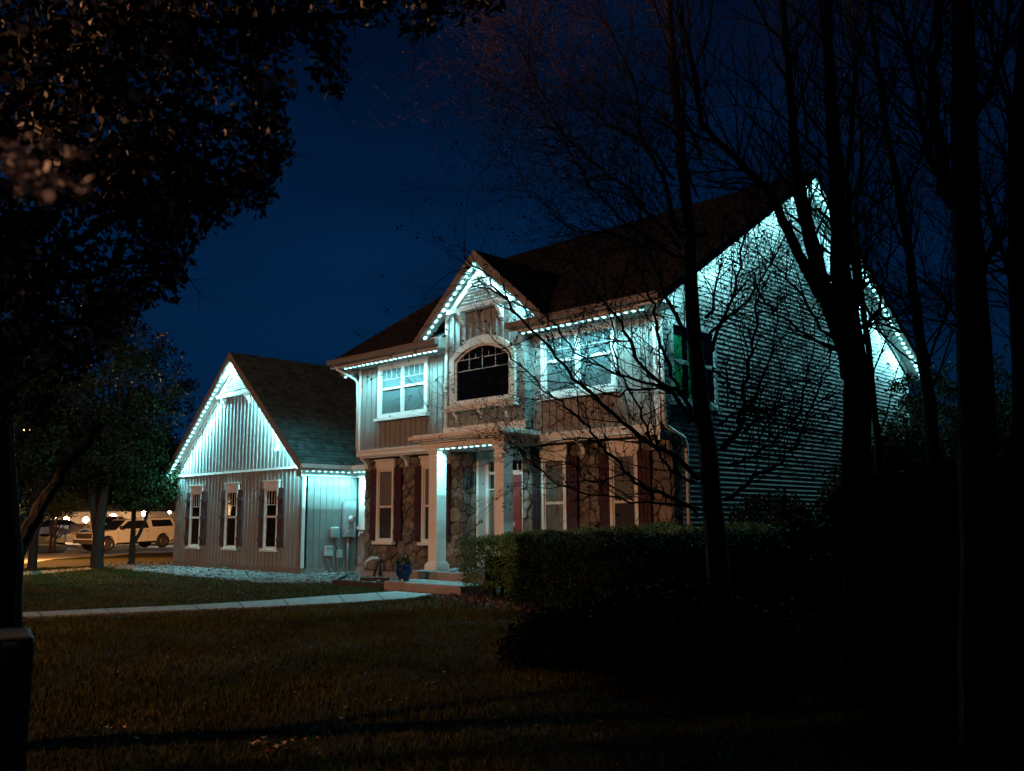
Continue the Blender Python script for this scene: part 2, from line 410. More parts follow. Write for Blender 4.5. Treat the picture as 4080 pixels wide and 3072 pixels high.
def laps(mb, poly, O, ax, nrm, step=.102, z0=None):
    """clapboards on convex polygon [(u,z)]"""
    O = Vector(O); ax = Vector(ax); nrm = Vector(nrm); Zv = Vector((0, 0, 1))
    z = min(p[1] for p in poly); zt = max(p[1] for p in poly)
    while z < zt-.02:
        ze = min(z+step, zt); a = clip_u(poly, z+.001); b = clip_u(poly, ze-.001)
        if a and b:
          cut = [0]; 
          while cut[-1] < 1: cut.append(min(1, cut[-1]+rnd.uniform(.18, .34)))
          A_, B_ = a, b
          for c0_, c1_ in zip(cut, cut[1:]):
            a = (A_[0]+(A_[1]-A_[0])*c0_+.001, A_[0]+(A_[1]-A_[0])*c1_-.001); b = (B_[0]+(B_[1]-B_[0])*c0_+.001, B_[0]+(B_[1]-B_[0])*c1_-.001)
            q = [O+ax*a[0]+Zv*z+nrm*.021, O+ax*a[1]+Zv*z+nrm*.021, O+ax*b[1]+Zv*ze+nrm*.006, O+ax*b[0]+Zv*ze+nrm*.006, O+ax*a[0]+Zv*z, O+ax*a[1]+Zv*z]
            i = len(mb.v); mb.v += [tuple(p) for p in q]; mb.f += [(i, i+1, i+2, i+3), (i+4, i+5, i+1, i)]
        z = ze
house = empty('house', (-15, 14, 0), 'two-storey taupe house with stone lower walls, projecting front garage and eave lights', 'house')
X_, Y_ = (1, 0, 0), (0, 1, 0)
NF = (0, -1, 0)     # facing the street
NR = (1, 0, 0)      # facing right
# garage
GX0, GX1, GY = -28.5, -21.15, 13.75
wall('garage_wall', [(GX0, .2), (GX1, .2), (GX1, 2.88), (GX0, 2.88)], (0, GY, 0), X_, NF, house)
wall('garage_gable_wall', [(GX0+.05, 2.94), (GX1-.05, 2.94), (-24.80, 6.12), (-24.85, 6.12)], (0, GY-.03, 0), X_, NF, house)
MB().box((GX0, GY-.07, 2.88), (GX1+.02, GY, 2.94)).build('band_board', m_white, house)
MB().box((GX0-.02, GY-.03, -.8), (GX1+.035, GY+.1, .2)).build('foundation', m_brownpaint, house)
wall('garage_return_wall', [(GY, .16), (15.53, .16), (15.53, 2.80), (GY, 2.80)], (GX1, 0, 0), Y_, NR, house, start=.16, step=.205, w=.035, t=.016)
MB().box((GX1-.03, GY, -.3), (GX1+.03, 15.5, .16)).build('foundation', m_conc2, house)
wall('link_wall', [(-21.13, .16), (-19.3, .16), (-19.3, 2.80), (-21.13, 2.80)], (0, 15.55, 0), X_, NF, house, start=.3)
MB().box((-21.12, 15.50, -.3), (-19.3, 15.6, .16)).build('foundation', m_conc2, house)
MB().box((GX0-.15, GY+.02, 0), (GX0, 24, 2.9)).build('garage_far_wall', m_siding, house)
MB().box((-28.5, 23.9, 0), (-19.5, 24, 2.9)).build('garage_back_wall', m_siding, house)
mb = MB(); mb.box((GX1+.0, GY-.025, .16), (GX1+.02, GY+.07, 2.8)).box((-21.0, 15.50, 1.28), (-20.72, 15.545, 2.66)).box((-21.1, 15.48, 1.20), (-20.66, 15.56, 1.30)).box((-21.13, 15.46, 2.66), (-20.4, 15.56, 2.84))
mb.box((GX1+.002, GY+.02, 2.66), (GX1+.035, 15.46, 2.80))
mb.build('corner_trim', m_white, house)
# garage roof: ridge x=-24.82, slope .88
gs = .88; gcx = -24.82; gpz = 6.52; gu = Vector((-1, 0, gs)).normalized()
GYF = 13.42
hw = 4.02; L = hw*math.sqrt(1+gs*gs)
ez = gpz-hw*gs
# right slope: origin at the eave, front corner
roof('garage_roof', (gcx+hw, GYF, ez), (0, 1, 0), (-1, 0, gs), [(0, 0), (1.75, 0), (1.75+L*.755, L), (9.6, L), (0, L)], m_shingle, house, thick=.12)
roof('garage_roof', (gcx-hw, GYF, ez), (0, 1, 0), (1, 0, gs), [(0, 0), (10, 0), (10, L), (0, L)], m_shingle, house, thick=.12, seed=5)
# link roof facing the street, meets the garage slope in a valley
lz = ez; ly = 15.17
lk = math.sqrt(1+gs*gs)
roof('link_roof', (gcx+hw-.01, ly, lz), (1, 0, 0), (0, 1, gs), [(-.0, 0), (1.75, 0), (1.75, 3.2*lk), (-3.2, 3.2*lk)], m_shingle, house, thick=.12, seed=8)
# fascia boards along the garage rakes
mb = MB()
for s_ in (1, -1):
    t = .20; e = Vector((gcx+s_*hw, GYF-.03, ez-.02)); p = Vector((gcx, GYF-.03, gpz-.0))
    mb.prism([e, p, p-Vector((0, 0, t*1.25)), e-Vector((0, 0, t))+Vector((-s_*.02, 0, 0))], (0, .035, 0))
    mb.box((gcx+s_*(hw-.16), GYF-.027, ez-.36), (gcx+s_*hw, GYF+.02, ez-.19))
mb.build('rake_fascia', m_fascia, house)
mb = MB()
for s_ in (1, -1):        # rake soffit and inner frieze boards
    d = .19
    a = Vector((gcx+s_*hw, GYF+.005, ez-d)); b = Vector((gcx, GYF+.005, gpz-d-.02))
    mb.prism([a, b, b-Vector((0, 0, .02)), a-Vector((0, 0, .02))], (0, .33, 0))
    a = Vector((gcx+s_*(hw-.35), GY-.075, ez-d-.02+.35*gs)); b = Vector((gcx, GY-.075, gpz-d-.04))
    mb.prism([a, b, b-Vector((0, 0, .16)), a-Vector((0, 0, .16))], (0, .04, 0))
mb.build('rake_soffit', m_white, house)
# eave of the return wall and link wall: gutter, soffit, frieze
mb = MB(); mb.box((-20.86, GYF, ez-.13), (-20.74, ly-.05, ez-.01)); mb.box((-20.86, ly-.14, ez-.13), (-19.3, ly-.03, ez-.01))
mb.build('gutter', m_white, house, bevel=.015)
mb = MB(); mb.box((GX1+.0, GYF+.05, ez-.17), (-20.80, 15.5, ez-.14)); mb.box((-21.1, ly-.05, ez-.165), (-19.3, 15.55, ez-.135))
mb.box((GX1-.005, GYF+.06, ez-.32), (GX1+.03, 13.72, ez-.18)); mb.build('soffit', m_white, house)

# gable vent: triangular louvre above a beam with corbels
def gable_vent(cx, y, zb, hw_, slope, parent, corb, t=.10):
    zt = zb+hw_*slope
    v = MB(); v.box((cx-hw_-.05, y-.10, zb-.10), (cx+hw_+.05, y+.06, zb)); 
    for s_ in (1, -1):
        a = Vector((cx+s_*hw_, y-.05, zb)); p = Vector((cx, y-.05, zt)); 
        v.prism([a, p, p-Vector((0, 0, .17)), a-Vector((s_*.14/slope+s_*.03, 0, 0))], (0, .05, 0))
    o = v.build('gable_beam', m_white, parent)
    l = MB(); z = zb+.02
    l.prism([(cx-hw_+.05, y+.02, zb), (cx+hw_-.05, y+.02, zb), (cx, y+.02, zt-.05)], (0, .02, 0))
    while z < zt-.2:
        w = (zt-z)/slope-.13
        if w > .05: l.prism([(cx-w, y-.045, z), (cx-w, y-.040, z-.012), (cx-w, y+.01, z+.030), (cx-w, y+.01, z+.042)], (2*w, 0, 0))
        z += .075
    l.build('vent_louvre', m_louv, parent)
    for s_ in (1, -1):
        x = cx+s_*corb; k = MB()
        prof = [(0, 0), (-.20, 0), (-.20, -.07), (-.16, -.09), (-.13, -.17), (-.07, -.22), (-.07, -.28), (0, -.30)]
        k.prism([(x-.045, y+.10+p[0], zb-.10+p[1]) for p in prof], (.09, 0, 0)); k.build('corbel', m_white, parent)
gable_vent(-24.82, 13.66, 5.30, .98, gs, house, .70)

# main house body
YU, YS, HX0, HX1 = 14.25, 14.6, -19.37, -9.85
wall('upper_front_wall', [(HX0, 3.25), (HX1, 3.25), (HX1, 5.56), (HX0, 5.56)], (0, YU, 0), X_, NF, house)
for h_ in ((HX0-.04, -15.9), (-12.95, HX1+.05)): MB().box((h_[0], YU-.05, 3.10), (h_[1], YU+.02, 3.25)).box((h_[0], YU-.06, 3.23), (h_[1], YU+.01, 3.265)).build('band_board', m_cream, house)
MB().box((HX0, YU-.03, 5.42), (-15.7, YU, 5.54)).build('frieze_board', m_white, house)
MB().box((-13.1, YU-.03, 5.42), (HX1, YU, 5.54)).build('frieze_board', m_white, house)
MB().box((HX0-.01, YU-.03, 3.25), (HX0+.08, YU+.0, 5.42)).build('corner_trim', m_white, house)
MB().box((HX1-.09, YU-.03, 3.25), (HX1+.012, YU, 5.42)).build('corner_trim', m_white, house)
MB().box((HX0+.02, YU+.02, 3.06), (HX1-.02, YS+.1, 3.10)).build('overhang_soffit', m_cream, house)
MB().box((HX0, YU+.15, 3.12), (HX0+.15, 26.8, 5.56)).build('left_wall', m_siding, house)
MB().prism([(HX0+.15, 14.4, 5.56), (HX0+.15, 26.9, 5.56), (HX0+.15, 20.6, 9.6)], (-.15, 0, 0)).build('left_gable_wall', m_siding, house)
MB().box((HX0, 26.75, 0), (HX1, 26.9, 5.56)).build('back_wall', m_siding, house)
MB().box((HX0, YU+.2, 5.50), (HX1, 26.7, 5.56)).build('attic_floor', m_room, house)
# lower stone walls
SX0 = -19.5
mb = MB(); mb.box((SX0, YS, 0), (-15.26, YS+.2, 3.08)).box((SX0, YS+.2, 0), (SX0+.2, 26, 3.08)); mb.build('mortar_wall', m_mortar, house)
MB().box((-13.78, YS, 0), (HX1-.02, YS+.2, 3.08)).build('mortar_wall', m_mortar, house)
ln = house
def wrect(c, hw_=.37): return (c-hw_, c+hw_, .93, 2.82)
sm = MB()
stones(sm, SX0, -17.2, .18, 3.06, (0, YS, 0), X_, NF, [wrect(-18.53)], 4)
stones(sm, -17.2, -15.26, .18, 3.06, (0, YS, 0), X_, NF, [wrect(-16.73)], 14)
sm.build('stone_wall', m_stone, house); sm = MB()
stones(sm, -13.74, -11.85, .18, 3.06, (0, YS, 0), X_, NF, [wrect(-12.76)], 9)
stones(sm, -11.85, HX1, .18, 3.06, (0, YS, 0), X_, NF, [wrect(-10.91)], 19)
stones(sm, YS, YS+.32, .18, 3.06, (HX1-.02, 0, 0), Y_, NR, [], 11)
sm.build('stone_wall', m_stone, house, smooth=False)
MB().box((SX0-.03, YS-.10, -.3), (-16.4, YS+.01, .17)).build('foundation', m_conc2, house)
MB().box((-13.0, YS-.10, -.3), (HX1+.03, YS+.01, .17)).build('foundation', m_conc2, house)
# right side wall: clapboard
lap = MB()
RYB = 26.9
slope = .636; pk = 9.62
poly = [(YU, 3.1), (RYB, 3.1), (RYB, 5.55), (20.6, 5.55+(20.6-YU)*slope), (YU, 5.55)]
laps(lap, poly, (HX1-.005, 0, 0), Y_, NR)
laps(lap, [(YS+.33, .25), (RYB, .25), (RYB, 3.1), (YS+.33, 3.1)], (HX1-.005, 0, 0), Y_, NR, step=.1018)
lap.prism([(HX1-.01, YU+.02, 3.1), (HX1-.01, RYB, 3.1), (HX1-.01, RYB, 5.55), (HX1-.01, 20.6, 9.58), (HX1-.01, YU+.02, 5.55)], (-.12, 0, 0))
lap.box((HX1-.13, YS+.2, 0), (HX1-.01, RYB, 3.1)); lap.build('side_wall', m_lap, house)
MB().box((HX1-.01, YU-.03, 3.06), (HX1+.035, YU+.11, 5.5)).build('corner_trim', m_white, house)
MB().box((HX1-.005, RYB-.1, 0), (HX1+.035, RYB+.02, 5.5)).build('corner_trim', m_white, house)
MB().box((HX1-.02, YU-.04, 2.95), (HX1+.03, YS+.02, 3.1)).build('overhang_trim', m_cream, house)
# main roof
RX0, RX1, EY, EZ = -20.0, -9.40, 13.70, 5.64
ms = slope; mL = 6.9*math.sqrt(1+ms*ms)
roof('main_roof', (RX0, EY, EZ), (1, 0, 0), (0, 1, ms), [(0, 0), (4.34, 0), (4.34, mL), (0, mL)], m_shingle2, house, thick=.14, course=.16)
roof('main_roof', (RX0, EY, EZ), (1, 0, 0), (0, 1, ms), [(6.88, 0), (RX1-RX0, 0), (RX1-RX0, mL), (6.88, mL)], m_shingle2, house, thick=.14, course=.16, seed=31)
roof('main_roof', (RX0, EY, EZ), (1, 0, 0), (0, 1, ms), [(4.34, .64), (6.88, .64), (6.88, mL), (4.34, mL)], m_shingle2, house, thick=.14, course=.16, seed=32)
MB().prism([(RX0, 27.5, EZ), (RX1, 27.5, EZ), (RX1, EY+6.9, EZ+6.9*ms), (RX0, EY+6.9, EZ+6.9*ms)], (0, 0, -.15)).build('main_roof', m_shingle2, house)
for (a, b) in ((-19.98, -15.62), (-13.34, -9.36)):      # front gutters
    MB().box((a, EY-.11, EZ-.12), (b, EY+.0, EZ+.01)).box((a, EY-.125, EZ-.02), (b, EY-.10, EZ+.015)).box((a, EY+.002, EZ-.17), (b, EY+.025, EZ-.01)).build('gutter', m_fascia, house, bevel=.012)
MB().box((RX0+.02, EY+.02, EZ-.19), (-15.66, YU, EZ-.165)).box((-15.90, EY+.03, EZ-.165), (-15.64, YU, EZ+.08)).build('soffit', m_white, house)
MB().box((-13.1, EY+.02, EZ-.19), (RX1-.02, YU, EZ-.165)).box((-13.10, EY+.03, EZ-.165), (-12.9, YU, EZ+.08)).build('soffit', m_white, house)
# left end: cornice return and downspout elbow
MB().box((-20.0, 14.05, 5.30), (HX0-.01, 14.55, 5.43)).build('cornice_return', m_fascia, house, bevel=.01)
MB().tube([(-19.75, 13.72, 5.5), (-19.72, 13.74, 5.42), (-19.48, 14.16, 5.18), (-19.44, 14.22, 5.1), (-19.44, 14.24, 3.3)], .035, 8).build('downspout', m_white, house, smooth=True)
# side rake fascia + soffit, both slopes
mb = MB(); sf = MB(); PY = EY+6.9; PZ = EZ+6.9*ms
for s_ in (1, -1):
    e = Vector((RX1-.01, PY-s_*6.92, EZ-.01)); p = Vector((RX1-.01, PY, PZ+.01))
    mb.prism([e, p, p-Vector((0, 0, .24)), e-Vector((0, 0, .20))], (.03, 0, 0))
    e = Vector((RX1-.015, PY-s_*6.85, EZ-.16+.03)); p = Vector((RX1-.015, PY, PZ-.17))
    sf.prism([e, p, p-Vector((0, 0, .02)), e-Vector((0, 0, .02))], (-.44, 0, 0))
    a = Vector((HX1+.034, PY-s_*6.3, EZ-.16+.55*ms)); 
    sf.prism([a, Vector((HX1+.034, PY, PZ-.19)), Vector((HX1+.034, PY, PZ-.36)), a-Vector((0, 0, .17))], (-.03, 0, 0))
mb.build('rake_fascia', m_fascia, house); sf.build('rake_soffit', m_white, house)
# eave return on the right corner
MB().box((HX1, EY-.09, EZ-.2), (RX1+.02, YU+.05, EZ-.165)).build('soffit_return', m_white, house)
# downspout at the right corner, bending back under the overhang
MB().tube([(HX1+.07, YU+.02, 5.42), (HX1+.07, YU+.05, 3.32), (HX1+.07, YU+.10, 3.22), (HX1+.075, YS+.35, 3.02), (HX1+.08, YS+.42, 2.9), (HX1+.08, YS+.42, .2)], .04, 8).build('downspout', m_white, house, smooth=True)
# centre gable
cgx, cgz, cs, chw, CY = -14.40, 7.54, .87, 2.13, 13.70
back = EY+(cgz-EZ)/ms
cl = math.sqrt(1+cs*cs)*chw
for s_ in (1, -1):
    O_ = (cgx+s_*chw, CY, cgz-chw*cs); yv = back-CY
    roof('gable_roof', O_, (0, 1, 0), (-s_, 0, cs), [(0, 0), (.05, 0), (yv, cl), (0, cl)], m_shingle2, house, thick=.10, course=.16, seed=20+s_)
mb = MB(); sf = MB()
for s_ in (1, -1):
    e = Vector((cgx+s_*chw, CY-.03, cgz-chw*cs)); p = Vector((cgx, CY-.03, cgz+.005))
    mb.prism([e, p, p-Vector((0, 0, .26)), e+Vector((-s_*.24, 0, .0))], (0, .035, 0))
    a = Vector((cgx+s_*(chw-.22), CY+.005, cgz-chw*cs+.02)); b = Vector((cgx, CY+.005, cgz-.20))
    sf.prism([a, b, b-Vector((0, 0, .02)), a-Vector((0, 0, .02))], (0, .28, 0))
    xo = 1.27; z_ = cgz-.21-xo*cs
    sf.prism([(cgx+s_*xo, 13.955, z_), (cgx, 13.955, cgz-.22), (cgx, 13.955, cgz-.38), (cgx+s_*xo, 13.955, z_-.16)], (0, .03, 0))
mb.build('rake_fascia', m_fascia, house); sf.build('rake_soffit', m_white, house)
BX0, BX1, BY = -15.66, -13.12, 14.0
zt_ = lambda x: cgz-.25-abs(x-cgx)*cs
wall('bay_wall', [(BX0, 3.42), (BX1, 3.42), (BX1, zt_(BX1)), (cgx, zt_(cgx)), (BX0, zt_(BX0))], (0, BY, 0), X_, NF, house, thick=.24, start=.07)
MB().box((BX0-.02, BY-.03, 3.56), (BX0+.05, BY+.24, zt_(BX0)-.05)).build('corner_trim', m_cream, house)
MB().box((BX1-.05, BY-.03, 3.56), (BX1+.02, BY+.24, zt_(BX1)-.05)).build('corner_trim', m_siding, house)
gable_vent(cgx, 13.88, 6.30, .97, .86, house, .62)
# white base board of the bay + ledge
MB().box((BX0-.04, BY-.05, 3.38), (BX1+.04, BY-.02, 3.55)).build('skirt_board', m_white, house)
MB().box((BX0-.05, BY-.055, 3.55), (BX1+.05, BY-.0, 3.575)).build('ledge', m_cream, house)

# ------------------------------------------------------------------ windows
def win(x0, x1, z0, z1, y, parent, mfr, mid=None, room='dark', grille='none', trim=.07, head=True, sill=True, seed=0, pair=False, headh=.18):
    """double hung window in a wall facing -y; outer trim x0..x1, z0..z1"""
    f = MB()
    d = .055
    f.box((x0, y-d, z0), (x0+trim, y, z1)).box((x1-trim, y-d, z0), (x1, y, z1)).box((x0+trim, y-d, z1-trim), (x1-trim, y, z1)).box((x0+trim, y-d, z0), (x1-trim, y, z0+trim*.7))
    fr = f.build('window', mfr, parent)
    g0, g1 = x0+trim, x1-trim; zb, zt = z0+trim*.7, z1-trim; mid = mid or (zb+zt)/2
    cells = [(g0, g1)]
    if pair:
        c = (g0+g1)/2; cells = [(g0, c-.035), (c+.035, g1)]
        MB().box((c-.035, y-d, zb), (c+.035, y, zt)).build('mullion', mfr, fr)
    s = MB()
    for a, b in cells:
        s.box((a, y-.035, mid-.028), (b, y-.0, mid+.028))
        for (u, w) in ((a, a+.035), (b-.035, b)): s.box((u, y-.030, zb), (u+.035 if u == a else b, y, zt))
        s.box((a+.035, y-.030, zb), (b-.035, y, zb+.035)).box((a+.035, y-.030, zt-.035), (b-.035, y, zt))
    s.build('sash', m_white if mfr is m_white else mfr, fr)
    p = MB(); back = MB(); cur = MB(); gr = MB()
    for a, b in cells:
        p.poly([(a+.03, y-.018, zb+.03), (b-.03, y-.018, zb+.03), (b-.03, y-.018, zt-.03), (a+.03, y-.018, zt-.03)])
        back.poly([(a, y-.003, zb), (b, y-.003, zb), (b, y-.003, zt), (a, y-.003, zt)])
        if room in ('curtain', 'blind'):
            n = 22; z_lo = mid if room == 'curtain' else zb
            z_lo = zb+.02 if (room == 'curtain' and seed == 1) else z_lo
            for k in range(n):
                u0, u1 = a+(b-a)*k/n, a+(b-a)*(k+1)/n
                amp = .005 if room == 'curtain' else 0
                y0_ = y-.008-amp*math.sin(k*1.9+seed)*.5-amp*.5; y1_ = y-.008-amp*math.sin((k+1)*1.9+seed)*.5-amp*.5
                if room == 'curtain': cur.poly([(u0, y0_, z_lo), (u1, y1_, z_lo), (u1, y1_, zt), (u0, y0_, zt)])
            if room == 'blind':
                cur.box((a+.01, y-.010, mid), (b-.01, y-.006, zt)).box((a+.01, y-.009, zb+.02), (b-.01, y-.006, mid))
        if grille == 'top':
            hb = zt-(zt-mid)*.56
            gr.box((a+.03, y-.026, hb-.008), (b-.03, y-.014, hb+.008))
            for k in range(1, 4):
                u = a+(b-a)*k/4; gr.box((u-.008, y-.027, hb), (u+.008, y-.013, zt-.03))
    p.build('pane', m_glass, fr); back.build('dark_backing', m_room, fr)
    if cur.v: cur.build('curtain', m_curtain if room == 'curtain' else m_blind, fr)
    if gr.v: gr.build('grille', m_grille, fr)
    if head:
        h = MB(); h.box((x0-.04, y-.06, z1), (x1+.04, y, z1+headh)).box((x0-.07, y-.10, z1+headh), (x1+.07, y, z1+headh+.035)); h.build('window_head', mfr, fr)
    if sill: MB().box((x0-.06, y-.13, z0-.07), (x1+.06, y, z0)).build('sill', mfr, fr)
    return fr
def shutter(x0, x1, z0, z1, y, parent, m):
    s = MB(); n = 3; w = (x1-x0)/n
    for k in range(n): s.box((x0+k*w+.004, y-.045, z0), (x0+(k+1)*w-.004, y-.01, z1))
    for z in (z0+.22, (z0+z1)/2+.02, z1-.26): s.box((x0-.0, y-.072, z-.045), (x1+.0, y-.047, z+.045))
    s.box((x0, y-.012, z0), (x1, y, z1))
    return s.build('shutter', m, parent)
ys_ = YS-.07
for k, (c, rm) in enumerate(((-18.53, 'curtain'), (-16.73, 'curtain'), (-12.76, 'curtain'), (-10.91, 'curtain'))):
    MB().box((c-.37, YS-.075, .9), (c+.37, YS+.0, 2.82)).build('window_buck', m_mortar, house)
    win(c-.35, c+.35, .92, 2.80, ys_, house, m_cream, mid=1.80, room=rm, seed=1 if k == 2 else 0)
    for s_ in (1, -1): shutter(c+s_*.36 if s_ > 0 else c-.64, c+.64 if s_ > 0 else c-.36, .95, 2.78, YS-.06, house, m_shutter)
m_gtrim = mat('garage_window_trim', (.60, .56, .52), .5, var=.05)
for c in (-27.10, -24.87, -22.66):
    win(c-.35, c+.35, .67, 2.38, GY-.02, house, m_gtrim, mid=1.57, room='dark', grille='top' , trim=.055)
    for s_ in (1, -1): shutter(c+.36 if s_ > 0 else c-.64, c+.64 if s_ > 0 else c-.36, .72, 2.36, GY-.02, house, m_gshutter)
win(-18.50, -16.55, 4.03, 5.43, YU-.025, house, m_white, mid=4.78, room='blind', grille='top', pair=True, trim=.11, head=False)
win(-12.82, -10.80, 4.03, 5.43, YU-.025, house, m_white, mid=4.78, room='blind', grille='top', pair=True, trim=.11, head=False)
# arched window of the bay
def arch_pts(xl, xr, zs, zt, n=18):
    c = (xl+xr)/2; a = (xr-xl)/2; h = zt-zs; r_ = (a*a+h*h)/(2*h); w0 = math.asin(a/r_)
    return [(c+r_*math.sin(w0-2*w0*k/n), zs+r_*math.cos(w0-2*w0*k/n)-(r_-h)) for k in range(n+1)]   # right -> left
def arch_frame(xl, xr, zb, zs, zt, tw, y, d, name, m, parent, ht=None):
    o_ = [(xr, zb)]+arch_pts(xl, xr, zs, zt)+[(xl, zb)]
    i_ = [(xr-tw, zb)]+arch_pts(xl+tw, xr-tw, zs-.01, zt-(ht or tw))+[(xl+tw, zb)]
    b = MB(); n = len(o_)
    for k in range(n-1):
        b.prism([(o_[k][0], y, o_[k][1]), (o_[k+1][0], y, o_[k+1][1]), (i_[k+1][0], y, i_[k+1][1]), (i_[k][0], y, i_[k][1])], (0, -d, 0))
    return b.build(name, m, parent)
aw = arch_frame(-15.46, -13.36, 4.06, 5.14, 5.60, .16, BY-.02, .06, 'arched_window', m_cream, house, ht=.20)
arch_frame(-15.30, -13.52, 4.16, 5.06, 5.40, .05, BY-.02, .03, 'sash', m_white, aw)
MB().box((-15.30, BY-.075, 4.06), (-13.52, BY-.02, 4.16)).build('sash_rail', m_white, aw)
pa = [( -13.55, 4.16)]+arch_pts(-15.27, -13.55, 5.04, 5.36)+[(-15.27, 4.16)]
q = MB(); q.poly([(a, BY-.034, b) for a, b in pa]); q.build('pane', m_glass, aw)
q = MB(); q.poly([(a, BY-.026, b) for a, b in pa]); q.build('dark_backing', m_room, aw)
q = MB(); q.box((-15.26, BY-.040, 4.83), (-13.56, BY-.026, 4.848)).box((-15.26, BY-.040, 5.09), (-13.56, BY-.026, 5.106))
for k in range(1, 4): x = -15.26+1.7*k/4; q.box((x-.008, BY-.041, 4.84), (x+.008, BY-.027, 5.30))
for k in (1, 3, 5, 7): x = -15.26+1.7*k/8; q.box((x-.007, BY-.041, 5.1), (x+.007, BY-.027, 5.22))
q.build('grille', m_grille, aw)
MB().box((-15.50, BY-.14, 4.00), (-13.32, BY, 4.06)).box((-15.54, BY-.20, 3.91), (-13.28, BY, 3.965)).box((-15.46, BY-.10, 3.965), (-13.36, BY, 4.0)).build('sill', m_cream, aw)
def bracket(x, y, zt, h, d, parent, m, w=.10):
    prof = [(0, 0), (-d, 0), (-d, -.05), (-d*.82, -.08), (-d*.52, -h*.42), (-d*.32, -h*.72), (-d*.30, -h*.95), (0, -h)]
    return MB().prism([(x-w/2, y+p[0], zt+p[1]) for p in prof], (w, 0, 0)).build('bracket', m, parent)
for x in (-15.22, -14.40, -13.62): bracket(x, BY-.02, 3.91, .24, .15, aw, m_cream, .08)
for x in (-19.30, -17.66, -16.13, -13.48, -11.92, -10.15): bracket(x, YS-.05, 3.08, .30, .26, house, m_cream)

# side wall window with green drape inside
sw = MB(); y0, y1, z0, z1 = 14.62, 16.3, 3.72, 5.36
x = HX1+.0
sw.box((x, y0, z0), (x+.06, y0+.1, z1)).box((x, y1-.1, z0), (x+.06, y1, z1)).box((x, y0+.1, z1-.1), (x+.06, y1-.1, z1)).box((x, y0+.1, z0), (x+.06, y1-.1, z0+.1)).box((x, (y0+y1)/2-.04, z0+.1), (x+.06, (y0+y1)/2+.04, z1-.1))
swo = sw.build('side_window', m_white, house)
MB().box((x+.01, y0+.1, 4.50), (x+.05, y1-.1, 4.58)).build('sash', m_white, swo)
MB().poly([(x+.035, y0+.1, z0+.1), (x+.035, y1-.1, z0+.1), (x+.035, y1-.1, z1-.1), (x+.035, y0+.1, z1-.1)]).build('pane', m_glass, swo)
MB().box((x-.0, y0+.1, z0+.1), (x+.028, y1-.1, z1-.1)).build('dark_backing', m_room, swo)
m_glow = bpy.data.materials.new('glowing_green_drape'); m_glow.use_nodes = True
b_ = m_glow.node_tree.nodes['Principled BSDF']; b_.inputs['Base Color'].default_value = (.02, .4, .16, 1); b_.inputs['Emission Color'].default_value = (.0, .5, .16, 1); b_.inputs['Emission Strength'].default_value = .08  # drape given its own emission; no lamp stands behind it
gd = MB()
for (a, b) in ((y0+.12, y0+.42), (15.25, 15.40), (y1-.75, y1-.52)): gd.box((x+.028, a, z0+.12), (x+.033, b, z1-.30))
gd.build('drape', m_glow, swo)
MB().box((x, y0-.05, z0-.07), (x+.10, y1+.05, z0)).build('sill', m_white, swo)

# ------------------------------------------------------------------ porch
PZ0 = .36
MB().box((-15.62, 12.92, -.1), (-13.0, 14.62, PZ0)).build('porch_slab', m_conc2, house, bevel=.012)
MB().box((-13.9, 14.6, 0), (-15.26, 14.9, PZ0+.003)).build('threshold', m_concrete, house)
MB().box((-15.36, 12.02, -.1), (-13.0, 12.92, .19)).build('porch_step', m_conc2, house, bevel=.012)
MB().box((-15.35, 12.03, .19), (-13.01, 12.915, .196)).build('step_top', m_concrete, house)
MB().box((-15.61, 12.93, PZ0), (-13.01, 14.59, PZ0+.006)).build('porch_floor', m_concrete, house)
def column(x, y):
    w = .14; c = MB()
    c.box((x-w, y-w, PZ0+.17), (x+w, y+w, 3.06))
    col = c.build('porch_column', m_white, house, bevel=.006)
    b = MB(); b.box((x-w-.06, y-w-.06, PZ0+.005), (x+w+.06, y+w+.06, PZ0+.11))
    i = len(b.v); b.prism([(x-w-.055, y-w-.055, PZ0+.11), (x+w+.055, y-w-.055, PZ0+.11), (x+w+.055, y+w+.055, PZ0+.11), (x-w-.055, y+w+.055, PZ0+.11)], (0, 0, .03))
    b.box((x-w-.03, y-w-.03, PZ0+.14), (x+w+.03, y+w+.03, PZ0+.18)); b.build('column_base', m_white, col, bevel=.01)
    t = MB(); t.box((x-w-.025, y-w-.025, 2.93), (x+w+.025, y+w+.025, 3.0)).box((x-w-.045, y-w-.045, 3.0), (x+w+.045, y+w+.045, 3.05)); t.build('capital', m_white, col, bevel=.008)
column(-15.36, 13.49); column(-13.28, 13.49)
mb = MB()
mb.box((-15.56, 13.30, 3.05), (-13.08, 14.56, 3.16))
mb.box((-15.66, 13.22, 3.16), (-12.98, 14.56, 3.20)).box((-15.76, 13.12, 3.20), (-12.92, 14.56, 3.235)).box((-15.88, 13.05, 3.235), (-12.88, 14.22, 3.31)).box((-15.80, 13.10, 3.31), (-12.94, 14.2, 3.345))
mb.build('porch_cornice', m_cream, house, bevel=.008)
MB().box((-15.36, 13.62, 3.035), (-13.28, 14.58, 3.048)).build('porch_ceiling', m_white, house)
